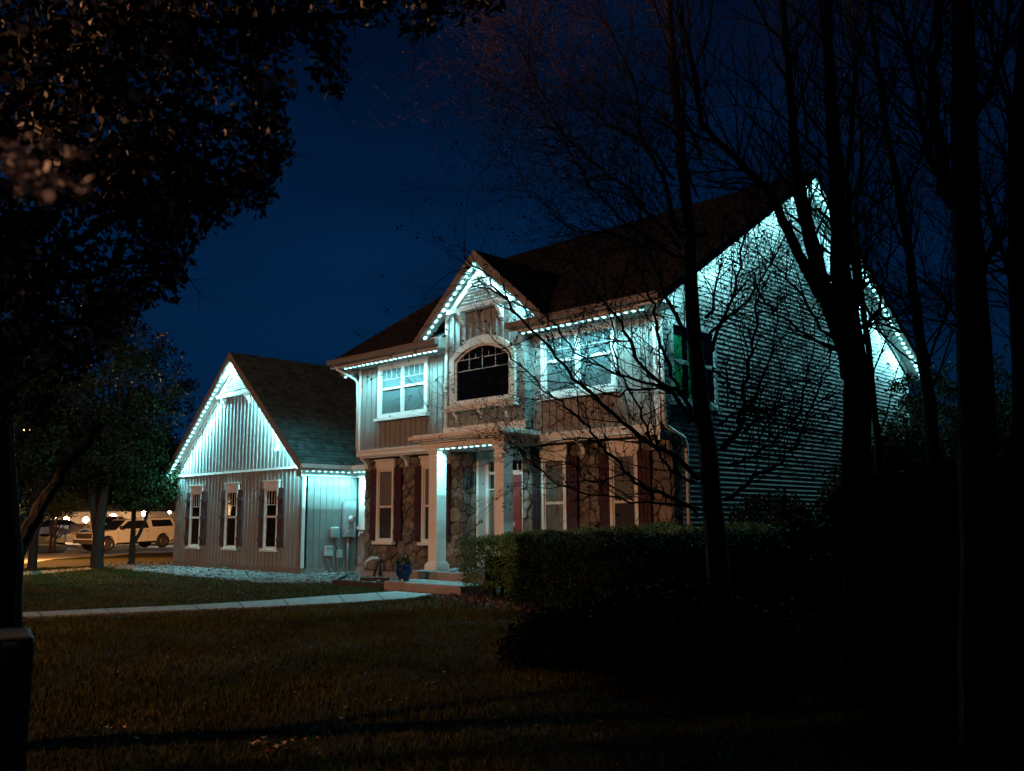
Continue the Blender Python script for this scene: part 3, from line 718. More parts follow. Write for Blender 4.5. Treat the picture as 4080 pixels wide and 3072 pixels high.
# entry recess: casing, sidelight, transom, red door
EYD = 14.86
mb = MB(); mb.box((-15.27, 14.6, PZ0), (-15.19, EYD+.1, 3.04)).box((-13.80, 14.6, PZ0), (-13.74, EYD+.1, 3.04))
mb.box((-15.26, EYD, 2.86), (-13.76, EYD+.1, 3.04)).box((-15.19, EYD-.02, PZ0), (-15.10, EYD+.1, 2.86))
mb.box((-14.90, EYD-.02, PZ0), (-14.83, EYD+.1, 2.86)).box((-13.97, EYD-.02, PZ0), (-13.80, EYD+.1, 2.86))
mb.box((-15.10, EYD-.01, 2.50), (-14.90, EYD+.1, 2.56)).box((-14.83, EYD-.02, 2.47), (-13.97, EYD+.1, 2.57)).box((-15.10, EYD-.005, 2.80), (-13.97, EYD+.1, 2.86))
mb.box((-15.10, EYD+.0, PZ0), (-14.90, EYD+.1, PZ0+.28)).box((-15.10, EYD, 2.14), (-14.90, EYD+.03, 2.17))
mb.build('entry_frame', m_white, house)
MB().poly([(-15.10, EYD+.02, PZ0+.2), (-14.90, EYD+.02, PZ0+.2), (-14.90, EYD+.02, 2.81), (-15.10, EYD+.02, 2.81)]).build('sidelight_pane', m_glass, house)
MB().poly([(-14.83, EYD+.02, 2.56), (-13.97, EYD+.02, 2.56), (-13.97, EYD+.02, 2.81), (-14.83, EYD+.02, 2.81)]).build('transom_pane', m_glass, house)
mb = MB()
for k in range(1, 4): mb.box((-14.83+.215*k-.01, EYD+.0, 2.57), (-14.83+.215*k+.01, EYD+.018, 2.8))
mb.build('transom_grille', m_white, house)
MB().box((-15.2, EYD+.05, PZ0), (-13.8, EYD+.08, 2.9)).build('dark_backing', m_room, house)
MB().box((-15.10, EYD+.04, PZ0+.3), (-14.90, EYD+.045, 2.12)).build('curtain', m_curtain, house)
d = MB(); d.box((-14.83, EYD+.0, PZ0+.02), (-13.97, EYD+.045, 2.47))
door = d.build('front_door', m_door, house)
dp = MB()
for (a, b, c_, e) in ((-14.72, -14.45, 1.50, 2.2), (-14.35, -14.08, 1.50, 2.2), (-14.72, -14.08, .62, 1.16)):
    dp.box((a, EYD-.014, c_), (b, EYD-.0, e))
    dp.box((a+.05, EYD-.022, c_+.05), (b-.05, EYD-.014, e-.05))
ap = [(-14.05, 2.16)]+arch_pts(-14.75, -14.05, 2.18, 2.32, 10)+[(-14.75, 2.16)]
dp.prism([(a, EYD-.02, b) for a, b in ap], (0, .02, 0)); dp.build('door_panel', m_door, door, bevel=.008)
MB().box((-14.83, EYD-.004, 1.22), (-13.97, EYD+.0, 1.24)).box((-14.83, EYD-.004, 1.50-.03), (-13.97, EYD+.0, 1.485)).build('door_line', m_gshutter, door)
kn = MB().lathe((-14.40, EYD-.03, 2.02), [(.0, -.02), (.02, -.018), (.02, .02), (.012, .03)], 10, 'y'); kn.box((-14.42, EYD-.03, 1.94), (-14.38, EYD, 2.08)); kn.build('knocker', m_white, door)
def text(body, size, loc, rot, m, parent, name):
    cu = bpy.data.curves.new(name, 'FONT'); cu.body = body; cu.size = size; cu.extrude = .002; cu.align_x = 'CENTER'
    o = bpy.data.objects.new(name, cu); C.objects.link(o)
    dg = bpy.context.evaluated_depsgraph_get(); me = bpy.data.meshes.new_from_object(o.evaluated_get(dg)); bpy.data.objects.remove(o)
    me.materials.append(m); o = bpy.data.objects.new(name, me); C.objects.link(o); o.parent = parent
    o.rotation_euler = rot; pw = wpos(parent) if parent else Vector((0, 0, 0)); o.location = Vector(loc)-pw
    return o
text('31', .155, (-14.325, EYD-.008, 1.305), (R(90), 0, 0), m_white, door, 'house_number')
MB().lathe((-14.76, EYD-.05, 1.35), [(.0, -.02), (.028, -.012), (.028, .015), (.012, .03), (.012, .05)], 12, 'y').build('door_knob', m_black, door)

# lantern on the pier
lt = empty('wall_lantern', (-15.34, 14.44, 2.30), 'black lantern fixed to the stone pier left of the red front door, unlit', 'lantern')
mb = MB(); mb.box((-15.38, 14.50, 2.22), (-15.30, 14.56, 2.50)).tube([(-15.34, 14.52, 2.46), (-15.34, 14.46, 2.56), (-15.34, 14.38, 2.52), (-15.34, 14.38, 2.47)], .012, 6); mb.build('bracket', m_black, lt)
MB().lathe((-15.34, 14.38, 2.36), [(.105, 0), (.09, .03), (.05, .08), (.02, .11), (.01, .14)], 8).build('lantern_cap', m_black, lt)
mb = MB()
for k in range(4):
    w = math.pi/4+k*math.pi/2; cx, cy = -15.34+.075*math.cos(w), 14.38+.075*math.sin(w)
    mb.box((cx-.008, cy-.008, 2.20), (cx+.008, cy+.008, 2.37))
mb.box((-15.41, 14.32, 2.19), (-15.27, 14.44, 2.205)).box((-15.40, 14.322, 2.27), (-15.28, 14.335, 2.28)).box((-15.295, 14.33, 2.27), (-15.283, 14.43, 2.28)); mb.lathe((-15.34, 14.38, 2.13), [(.0, 0), (.03, .02), (.055, .06)], 8); mb.build('lantern_frame', m_black, lt)
MB().box((-15.395, 14.33, 2.21), (-15.285, 14.43, 2.36)).build('lantern_glass', m_glass, lt)

# ------------------------------------------------------------------ string lights
NB = [0]; BL = {}
bulb_mesh = {}
def bulb_at(p, parent, down=(0, 0, -1), kw=1):
    if 'b' not in bulb_mesh:
        b = MB(); b.lathe((0, 0, 0), [(.012, -.016), (.030, -.012), (.040, -.005), (.043, .003)], 12)
        me = bpy.data.meshes.new('bulb'); me.from_pydata(b.v, [], b.f); me.materials.append(m_bulb); bulb_mesh['b'] = me
    o = bpy.data.objects.new('bulb', bulb_mesh['b']); C.objects.link(o); o.parent = parent; o.location = Vector(p)-wpos(parent)
    o.rotation_mode = 'QUATERNION'; o.rotation_quaternion = Vector(down).normalized().to_track_quat('-Z', 'Y')
    k_ = rnd.uniform(.84, 1.12)*(1.3 if Vector(p).x > -9.6 else 1); o.scale = (k_, k_, 1)
    l = BL.get(kw)
    if l is None:
        l = bpy.data.lights.new('bulb_lamp', 'SPOT'); l.energy = BULB_W*kw; l.color = (.26, .90, 1.0); l.spot_size = R(160); l.spot_blend = 1.0; l.shadow_soft_size = .0; BL[kw] = l
    q = bpy.data.objects.new('bulb_lamp', l); C.objects.link(q); q.parent = parent; q.location = o.location + Vector(down).normalized()*.016
    q.rotation_mode = 'QUATERNION'; q.rotation_quaternion = o.rotation_quaternion
    NB[0] += 1
def string(a, b, n, label, trackside=(0, 0, 1), tw=.035, hang=.024, jit=.006, start=0.0, end=1.0, kw=1):
    a = Vector(a); b = Vector(b)
    e = empty('light_string', tuple(a), label, 'string lights', 'permanent eave light strings')
    dv = (b-a).normalized(); side = dv.cross(Vector((0, 0, 1))).normalized(); dn = dv.cross(side).normalized()
    if dn.z > 0: dn = -dn
    up_ = -dn
    t = MB(); q = a+up_*.004-dv*.05; w_ = .046
    t.prism([q-side*w_, q+side*w_, q+side*w_+up_*.028, q-side*w_+up_*.028], (b-a)+dv*.10); t.build('light_track', m_track, e)
    for k in range(n):
        u = start+(end-start)*(k/(n-1) if n > 1 else 0)
        p = a.lerp(b, u)+Vector((rnd.uniform(-jit, jit), rnd.uniform(-jit, jit), rnd.uniform(-jit, jit)*.6))
        bulb_at(p, e, dn, kw)
    return e
string((-19.35, 13.78, 5.40), (-15.82, 13.78, 5.40), 20, 'string of bulbs along the front eave left of the centre gable', kw=1.25)
string((-12.96, 13.78, 5.40), (-9.86, 13.78, 5.40), 18, 'string of bulbs along the front eave right of the centre gable', kw=1.25)
o_ = .20
def rake(cx, cz, sl, hw_, y, s_, n, label, off=.30, kw=1):
    a = (cx+s_*hw_, y, cz-off-hw_*sl); b = (cx+s_*.06, y, cz-off-.06*sl)
    return string(a, b, n, label, kw=kw)
rake(cgx, cgz, cs, 1.74, 13.755, -1, 14, 'string of bulbs up the left rake of the centre gable', .27, .7)
rake(cgx, cgz, cs, 1.74, 13.775, 1, 14, 'string of bulbs up the right rake of the centre gable', .25, .7)
rake(gcx, gpz, gs, 3.66, 13.475, -1, 27, 'string of bulbs up the left rake of the garage gable', .28, 1.2)
rake(gcx, gpz, gs, 3.66, 13.56, 1, 27, 'string of bulbs hidden behind the right rake of the garage gable', .25, 1.2)
string((-20.90, 13.50, ez-.195), (-20.90, 15.05, ez-.195), 9, 'short string of bulbs under the garage return eave', kw=.6)
string((-20.84, 15.22, ez-.19), (-19.45, 15.22, ez-.19), 8, 'short string of bulbs under the link eave beside the stone wall')
string((-15.10, 13.38, 3.022), (-13.56, 13.38, 3.022), 9, 'string of bulbs under the front porch beam between the columns', kw=.8)
string((-9.53, EY+.4, EZ-.20+.4*ms), (-9.53, PY-.05, PZ-.25), 40, 'string of bulbs up the near rake of the side gable', kw=1.1)
string((-9.53, 27.35, EZ-.22+.15*ms), (-9.53, PY+.05, PZ-.25), 40, 'string of bulbs down the far rake of the side gable', kw=1.25)
e = empty('light_string', (-19.8, 14.1, 5.27), 'three bulbs under the small cornice return at the left corner of the upper storey', 'string lights', 'permanent eave light strings')
for p in ((-19.85, 14.12, 5.265), (-19.70, 14.20, 5.27), (-19.62, 14.10, 5.26)): bulb_at(p, e)
MB().tube([(-19.9, 14.15, 5.285), (-19.55, 14.15, 5.285)], .01, 6).build('light_track', m_track, e)

# ------------------------------------------------------------------ utilities on the return wall
X0 = GX1+.018
mp_ = empty('meter_panel', (X0, 15.2, 1.0), 'tall grey electric meter panel with a round glass meter on the garage return wall', 'electric meter')
MB().box((X0, 15.03, 1.00), (X0+.13, 15.40, 1.98)).build('panel_box', m_galv, mp_, bevel=.008)
MB().box((X0+.13, 15.045, 1.42), (X0+.138, 15.385, 1.96)).box((X0+.13, 15.045, 1.02), (X0+.138, 15.385, 1.40)).build('panel_cover', m_galv, mp_)
MB().lathe((X0+.12, 15.24, 1.50), [(.098, 0), (.098, .05), (.088, .055), (.085, .10), (.085, .16), (.07, .18)], 20, 'x').build('meter', mat('meter_glass', (.5, .52, .52), .15), mp_, smooth=True)
MB().lathe((X0+.30, 15.24, 1.50), [(.062, 0), (.060, .006)], 16, 'x').build('meter_dial', mat('dial', (.10, .11, .11), .4), mp_)
MB().box((X0+.138, 15.09, 1.15), (X0+.142, 15.17, 1.19)).box((X0+.138, 15.09, 1.925), (X0+.142, 15.18, 1.945)).build('panel_label', m_white, mp_)
MB().tube([(X0+.05, 15.20, 1.0), (X0+.05, 15.20, .0)], .032, 8).build('conduit', m_conduit, mp_, smooth=True)
b1 = empty('cable_box', (X0, 14.76, 1.0), 'rounded grey utility box left of the tall meter panel', 'utility box')
MB().box((X0, 14.62, .98), (X0+.10, 14.90, 1.28)).build('box_body', m_galv, b1, bevel=.035)
MB().tube([(X0+.03, 14.75, .98), (X0+.03, 14.76, .85), (X0+.03, 14.82, .75), (X0+.03, 14.86, .65)], .008, 5).build('cable', m_black, b1)
b2 = empty('telephone_box', (X0, 14.57, .5), 'pale utility box low on the wall nearest the garage corner', 'utility box')
MB().box((X0, 14.45, .50), (X0+.09, 14.70, .76)).build('box_body', mat('pale_box', (.5, .52, .52), .5), b2, bevel=.012)
MB().box((X0+.09, 14.47, .68), (X0+.10, 14.68, .74)).build('box_lid', m_galv, b2)
MB().tube([(X0+.04, 14.52, .42), (X0+.04, 14.54, .38), (X0+.04, 14.66, .0)], .022, 7).build('conduit', m_conduit, b2, smooth=True)
b3 = empty('junction_box', (X0, 14.92, .44), 'small square grey junction box with a straight conduit below it', 'utility box')
MB().box((X0, 14.84, .44), (X0+.09, 15.00, .65)).build('box_body', mat('pale_box2', (.42, .45, .45), .5), b3, bevel=.008)
MB().tube([(X0+.04, 14.88, .44), (X0+.04, 14.88, .0)], .016, 7).build('conduit', m_conduit, b3, smooth=True)
fc = empty('hose_tap', (-20.8, 15.5, 1.0), 'small brass hose tap below the white corner board', 'tap')
MB().box((-20.88, 15.49, 1.02), (-20.76, 15.54, 1.16)).build('tap_plate', m_brownpaint, fc)
MB().tube([(-20.80, 15.5, 1.12), (-20.80, 15.38, 1.12), (-20.80, 15.36, 1.02)], .02, 8).lathe((-20.80, 15.40, 1.15), [(.03, 0), (.03, .012)], 8).build('tap_body', m_pvc, fc)
ol = empty('outlet_cover', (-20.95, 15.5, .3), 'small weatherproof outlet cover low on the link wall', 'outlet')
MB().box((-20.96, 15.46, .28), (-20.84, 15.53, .46)).build('cover', m_galv, ol, bevel=.01)
MB().box((-20.94, 15.45, .38), (-20.86, 15.462, .45)).build('flap', m_conduit, ol)
# security camera and small fitting on the garage gable
sc_ = empty('security_camera', (-22.4, 13.68, 3.4), 'small white security camera on the garage gable near its right corner', 'security camera')
MB().box((-22.45, 13.66, 3.40), (-22.35, 13.72, 3.58)).build('camera_mount', m_white, sc_, bevel=.008)
MB().lathe((-22.40, 13.60, 3.43), [(.0, -.05), (.035, -.045), (.04, .03), (.02, .05)], 10).build('camera_head', m_pvc, sc_)
MB().lathe((-22.40, 13.565, 3.45), [(.022, -.01), (.02, .0)], 10, 'y').build('lens', m_black, sc_)

# ------------------------------------------------------------------ by the steps
pot = empty('flower_pot', (-15.05, 12.30, .196), 'glazed dark blue flower pot with a leafy plant on the lower porch step', 'flower pot')
MB().lathe((-15.05, 12.30, .197), [(.105, 0), (.11, .02), (.10, .03), (.12, .06), (.165, .14), (.18, .21), (.178, .26), (.165, .30), (.17, .31), (.178, .335), (.16, .34), (.15, .30)], 28).build('pot', m_blue, pot, smooth=True)
def leaves(centers, radii, n, size, m, name, parent=None, squash=1.0, seed=1, aspect=.55, surf=0.0, loc=None, hang=0.0):
    """n leaf-sized quads (folded rhombs) in each ball"""
    g = np.random.default_rng(seed); c = np.repeat(np.array(centers, float), n, 0); r_ = np.repeat(np.array(radii, float), n)
    k = len(c); d = g.normal(size=(k, 3)); d /= np.linalg.norm(d, axis=1)[:, None]
    rad = g.random(k)**(1/3.)*(1-surf)+surf*g.uniform(.8, 1, k)
    p = c+d*(rad*r_)[:, None]*np.array([1, 1, squash])
    a = g.normal(size=(k, 3)); a[:, 2] -= hang; a /= np.linalg.norm(a, axis=1)[:, None]
    b = np.cross(a, g.normal(size=(k, 3))); b /= np.linalg.norm(b, axis=1)[:, None]
    s_ = size*g.uniform(.6, 1.4, k)[:, None]; a = a*s_; b = b*s_*aspect
    V = np.stack([p-a, p+b*.9-a*.1, p+a, p-b*.9-a*.1], 1).reshape(-1, 3); F = np.arange(4*k).reshape(-1, 4)
    return npmesh(name, V, F, m, parent, loc=loc)
leaves([(-15.05, 12.30, .60), (-15.12, 12.26, .56), (-14.95, 12.33, .57)], [.13, .1, .1], 45, .035, m_leaf, 'plant', pot, seed=3)
leaves([(-15.05, 12.30, .55)], [.16], 14, .022, m_bloom, 'flowers', pot, seed=4)
# raised timber edging of the bed left of the steps
te = MB(); 
def beam(a, b, w=.07, h=.13):
    a = Vector(a); b = Vector(b); n = (b-a).cross(Vector((0, 0, 1))).normalized()*w/2
    te.prism([a-n, b-n, b+n, a+n], (0, 0, h))
beam((-17.75, 12.42, -.02), (-15.40, 12.42, -.02)); beam((-17.0, 13.43, .0), (-17.62, 13.1, .0)); beam((-17.72, 12.45, -.02), (-19.3, 13.9, -.02))
ted = te.build('garden_edging', m_timber); tag(ted, 'dark timber edging of the planting bed left of the porch steps', 'garden edging')
pv = empty('vent_pipe', (-18.75, 14.3, 0), 'white elbow vent pipe rising beside the stone wall', 'pipe')
MB().tube([(-18.66, 14.45, .45), (-18.68, 14.36, .50), (-18.74, 14.26, .50), (-18.84, 14.18, .42), (-18.87, 14.16, .30)], .042, 12).build('elbow', m_pvc, pv, smooth=True)
MB().tube([(-18.60, 14.42, .0), (-18.60, 14.42, .40)], .035, 8).tube([(-18.75, 14.38, 0), (-18.76, 14.36, .12), (-18.70, 14.36, .20)], .03, 8).build('riser', m_black, pv, smooth=True)
sb = MB().box((-21.05, 14.1, .0), (-20.55, 15.35, .05)); sbo = sb.build('splash_block', m_conc2, bevel=.02); tag(sbo, 'pale flat splash slab on the gravel below the meter panel', 'splash block')

# gravel bed
def rocks(region, n, rmin, rmax, seed, name, m, label=None):
    g = random.Random(seed)
    ico = bmesh.new(); bmesh.ops.create_icosphere(ico, subdivisions=1, radius=1); V0 = np.array([v.co[:] for v in ico.verts]); F0 = np.array([[v.index for v in f.verts] for f in ico.faces]); ico.free()
    VV = []; FF = []; k = 0
    while k < n:
        x, y = region(g); r_ = g.uniform(rmin, rmax)*(1.6 if g.random() < .06 else 1)
        sc3 = np.array([g.uniform(.8, 1.4), g.uniform(.7, 1.1), g.uniform(.4, .75)])*r_
        a = g.random()*6.28; P = V0*(1+nr.normal(0, .08, V0.shape))*sc3
        P = np.stack([P[:, 0]*math.cos(a)-P[:, 1]*math.sin(a), P[:, 0]*math.sin(a)+P[:, 1]*math.cos(a), P[:, 2]], 1)+np.array([x, y, gz(x, y)+sc3[2]*g.uniform(.4, 1.5)])
        VV.append(P); FF.append(F0+k*len(V0)); k += 1
    o = npmesh(name, np.concatenate(VV), np.concatenate(FF), m); tag(o, label, kind='stuff'); return o
def reg(g):
    while True:
        x = g.uniform(-31.5, -16.2); y = g.uniform(11.2, 15.3)
        front = 11.55+.12*math.sin(x*1.7)+.06*math.sin(x*4.3)
        if x < -23.5: front += (-23.5-x)*.10
        if x > -19.2: front = 11.55+(x+19.2)*.75
        if x > -19.5 and y > 14.4: continue
        if x > -17.7 and y < 12.5: continue
        if x < -21.2 and x > -28.4 and y > 13.7: continue
        if y > front and (x < -28.5 and y < 14.6 or x >= -28.5): return x, y
rocks(reg, 15000, .02, .045, 5, 'gravel', m_rock)
sheet('gravel_bed', [(-31.8, 12.3), (-28, 12.0), (-23.5, 11.55), (-19.2, 11.5), (-17.9, 12.4), (-16.0, 12.6), (-15.7, 14.6), (-19.5, 14.6), (-19.5, 15.5), (-21.2, 15.5), (-21.2, 13.8), (-28.5, 13.8), (-31.8, 14.5)], mat('bed_soil', (.06, .05, .045), .95, var=.3, scale=8), .008, 0)
# fallen leaves on the gravel
lf = MB()
for (x, y) in ((-23.7, 12.5), (-21.9, 12.6), (-20.6, 12.55), (-25.9, 12.9), (-24.4, 13.3)):
    r_ = .10
    lf.poly([(x-r_*1.2, y, .09), (x-.3*r_, y-.7*r_, .14), (x+r_, y-.2*r_, .10), (x+.5*r_, y+.6*r_, .15), (x-.4*r_, y+.5*r_, .11)])
lfo = lf.build('fallen_leaves', m_timber); tag(lfo, 'dark curled dead leaves lying on the pale gravel', 'leaves', kind='stuff')

# ------------------------------------------------------------------ grass
def blades(n, regf, h, name, m, seed, w=.0045):
    g = np.random.default_rng(seed); P = []
    while sum(len(p) for p in P) < n: P.append(regf(g, n))
    p = np.concatenate(P)[:n]; k = len(p); z = np.zeros(k)
    a = g.uniform(0, 6.283, k); hh = h*g.uniform(.5, 1.5, k); t = g.normal(0, .45, (k, 2))*hh[:, None]
    wx, wy = np.cos(a)*w, np.sin(a)*w
    V = np.stack([np.stack([p[:, 0]-wx, p[:, 1]-wy, z], 1), np.stack([p[:, 0]+wx, p[:, 1]+wy, z], 1), np.stack([p[:, 0]+t[:, 0], p[:, 1]+t[:, 1], hh], 1)], 1).reshape(-1, 3)
    o = npmesh(name, V, np.arange(3*k).reshape(-1, 3), m); return o
walkp = np.array(MB_walk)
def inpoly(p, poly):
    c = np.zeros(len(p), bool); j = len(poly)-1
    for i in range(len(poly)):
        xi, yi = poly[i]; xj, yj = poly[j]
        q = ((yi > p[:, 1]) != (yj > p[:, 1])) & (p[:, 0] < (xj-xi)*(p[:, 1]-yi)/(yj-yi+1e-12)+xi); c ^= q; j = i
    return c
def reg_near(g, n):
    d = 4.6+10.5*g.random(n)**.75; a = g.uniform(-.60, .50, n)+YAW
    p = np.stack([np.sin(a)*d, np.cos(a)*d], 1)
    clump = np.sin(p[:, 0]*2.1+1.3*np.sin(p[:, 1]*1.7))*np.sin(p[:, 1]*2.4+p[:, 0]*.8)
    keep = ~inpoly(p+g.normal(0, .035, p.shape), MB_walk) & (p[:, 1] < 12.1) & (g.random(n) < .72+.28*clump)
    return p[keep]
def reg_far(g, n):
    p = np.stack([g.uniform(-31, -9.0, n), g.uniform(2.5, 12.6, n)], 1)
    keep = ~inpoly(p+g.normal(0, .035, p.shape), MB_walk) & (np.hypot(p[:, 0], p[:, 1]) > 13.5) & (p[:, 1] < np.where(p[:, 0] < -23.5, 11.5+(-23.5-p[:, 0])*.1, np.where(p[:, 0] < -19.2, 11.5, 11.5+(p[:, 0]+19.2)*.7))) & (p[:, 1] < 12.3)
    return p[keep]
gr1 = blades(150000, reg_near, .038, 'grass', m_blade, 5); tag(gr1, kind='stuff')
gr2 = blades(80000, reg_far, .045, 'grass', m_blade, 6, .009); tag(gr2, kind='stuff')

p_ = onz(255*1.8445, 1590*1.8445, 0)
g_ = random.Random(2)
for nm, (cx_, cy_) in (('a', (p_.x, p_.y)), ('b', tuple(onz(590*1.8445, 1625*1.8445, 0)[:2]))):
    lb_ = MB()
    for _ in range(16):
        x, y, r_, a = cx_+g_.gauss(0, .13), cy_+g_.gauss(0, .10), g_.uniform(.012, .028), g_.random()*6.28
        c_, s_ = math.cos(a), math.sin(a); z = .03+g_.random()*.02
        lb_.poly([(x-c_*r_*1.6, y-s_*r_*1.6, z), (x+s_*r_, y-c_*r_, z+.012), (x+c_*r_*1.6, y+s_*r_*1.6, z+.004), (x-s_*r_, y+c_*r_, z+.016)])
    o = lb_.build('lawn_leaves', mat('dry_leaf', (.22, .13, .06), .7, island=.4)); tag(o, 'curled dry leaves lying together on the front lawn', 'leaves', kind='stuff')

lb_ = MB(); g_ = random.Random(21)
for _ in range(230):
    d_ = 4.8+9*g_.random(); a_ = YAW+g_.uniform(-.5, .35); cx_, cy_ = math.sin(a_)*d_, math.cos(a_)*d_; r_, a = g_.uniform(.010, .022), g_.random()*6.28
    c_, s_ = math.cos(a), math.sin(a); z = .03+g_.random()*.015
    lb_.poly([(cx_-c_*r_*1.6, cy_-s_*r_*1.6, z), (cx_+s_*r_, cy_-c_*r_, z+.012), (cx_+c_*r_*1.6, cy_+s_*r_*1.6, z+.004), (cx_-s_*r_, cy_+c_*r_, z+.014)])
o = lb_.build('lawn_leaves', mat('dry_leaf2', (.11, .07, .035), .8, island=.5)); tag(o, 'sparse dead leaves scattered over the front lawn', 'leaves', kind='stuff')
# ------------------------------------------------------------------ vegetation
def grow_twigs(mb, P0, D0, L, r0, depth, g, tips, lift=.25, sides=4, seg=5, wob=.18, nchild=(2, 4)):
    p = Vector(P0); d = Vector(D0).normalized(); pts = [p.copy()]; rad = [r0]; kids = []
    for k in range(seg):
        d = (d+Vector((g.gauss(0, wob), g.gauss(0, wob), g.gauss(0, wob)+lift*.2))).normalized()
        p = p+d*(L/seg); pts.append(p.copy()); rad.append(r0*(1-.75*(k+1)/seg))
        kids.append((p.copy(), d.copy(), rad[-1]))
    mb.tube(pts, rad, sides, cap=False); tips.append(pts[-1])
    if depth > 0:
        for k in range(g.randint(*nchild)):
            q, dd, rr = g.choice(kids); side = dd.cross(Vector((g.gauss(0, 1), g.gauss(0, 1), g.gauss(0, 1)))).normalized()
            grow_twigs(mb, q, (dd*.8+side*g.uniform(.4, .9)+Vector((0, 0, lift))).normalized(), L*g.uniform(.4, .7), max(rr*.7, .0022), depth-1, g, tips, lift, 3, max(3, seg-1), wob, nchild)
def limb(mb, pix, d0, dd, r0, r1, g, tips, tw=10, twl=.9, depth=2, conv=None, lift=.25, sides=6, start=.2, twr=.008, wig=.03):
    """limb through picture points (2212-wide view) at horizontal distances d0..d0+dd"""
    n = len(pix); ctrl = []
    for k, (x, y) in enumerate(pix):
        if conv: x, y = conv(x, y)
        ctrl.append(at(x, y, d0+dd*k/(n-1)))
    pts = []
    for k in range(n-1):        # catmull-rom
        a = ctrl[max(k-1, 0)]; b = ctrl[k]; c = ctrl[k+1]; e = ctrl[min(k+2, n-1)]
        for j in range(4):
            t = j/4; q = .5*((2*b)+(c-a)*t+(2*a-5*b+4*c-e)*t*t+(3*b-a-3*c+e)*t**3)
            pts.append(q+Vector((g.gauss(0, wig*.3), g.gauss(0, wig), g.gauss(0, wig*.3))))
    pts.append(ctrl[-1]); m_ = len(pts)
    rad = [r0+(r1-r0)*(k/(m_-1))**.8 for k in range(m_)]
    mb.tube(pts, rad, sides)
    for k in range(tw):
        i = min(int((start+(1-start)*(k+g.random())/tw)*m_), m_-2); dv = (pts[i+1]-pts[i]).normalized()
        side = dv.cross(Vector((g.gauss(0, 1), g.gauss(0, 1), g.gauss(0, 1)))).normalized()
        grow_twigs(mb, pts[i], (dv*.7+side*g.uniform(.5, 1)+Vector((0, 0, lift))), twl*g.uniform(.5, 1.2), min(rad[i]*.6, twr), depth, g, tips, lift)
    tips.append(pts[-1]); return pts
def c4(x, y): return 1900+x/1.5144, 1100+y/1.5144
def c6(x, y): return 2500+x/1.5145, 1400+y/1.5145
def cU(x, y): return 1800+x/.9702, y/.9702
def c5(x, y): return 2600+x/1.851, 600+y/1.851
dsp = lambda x, y: (x*1.8445, y*1.8445)
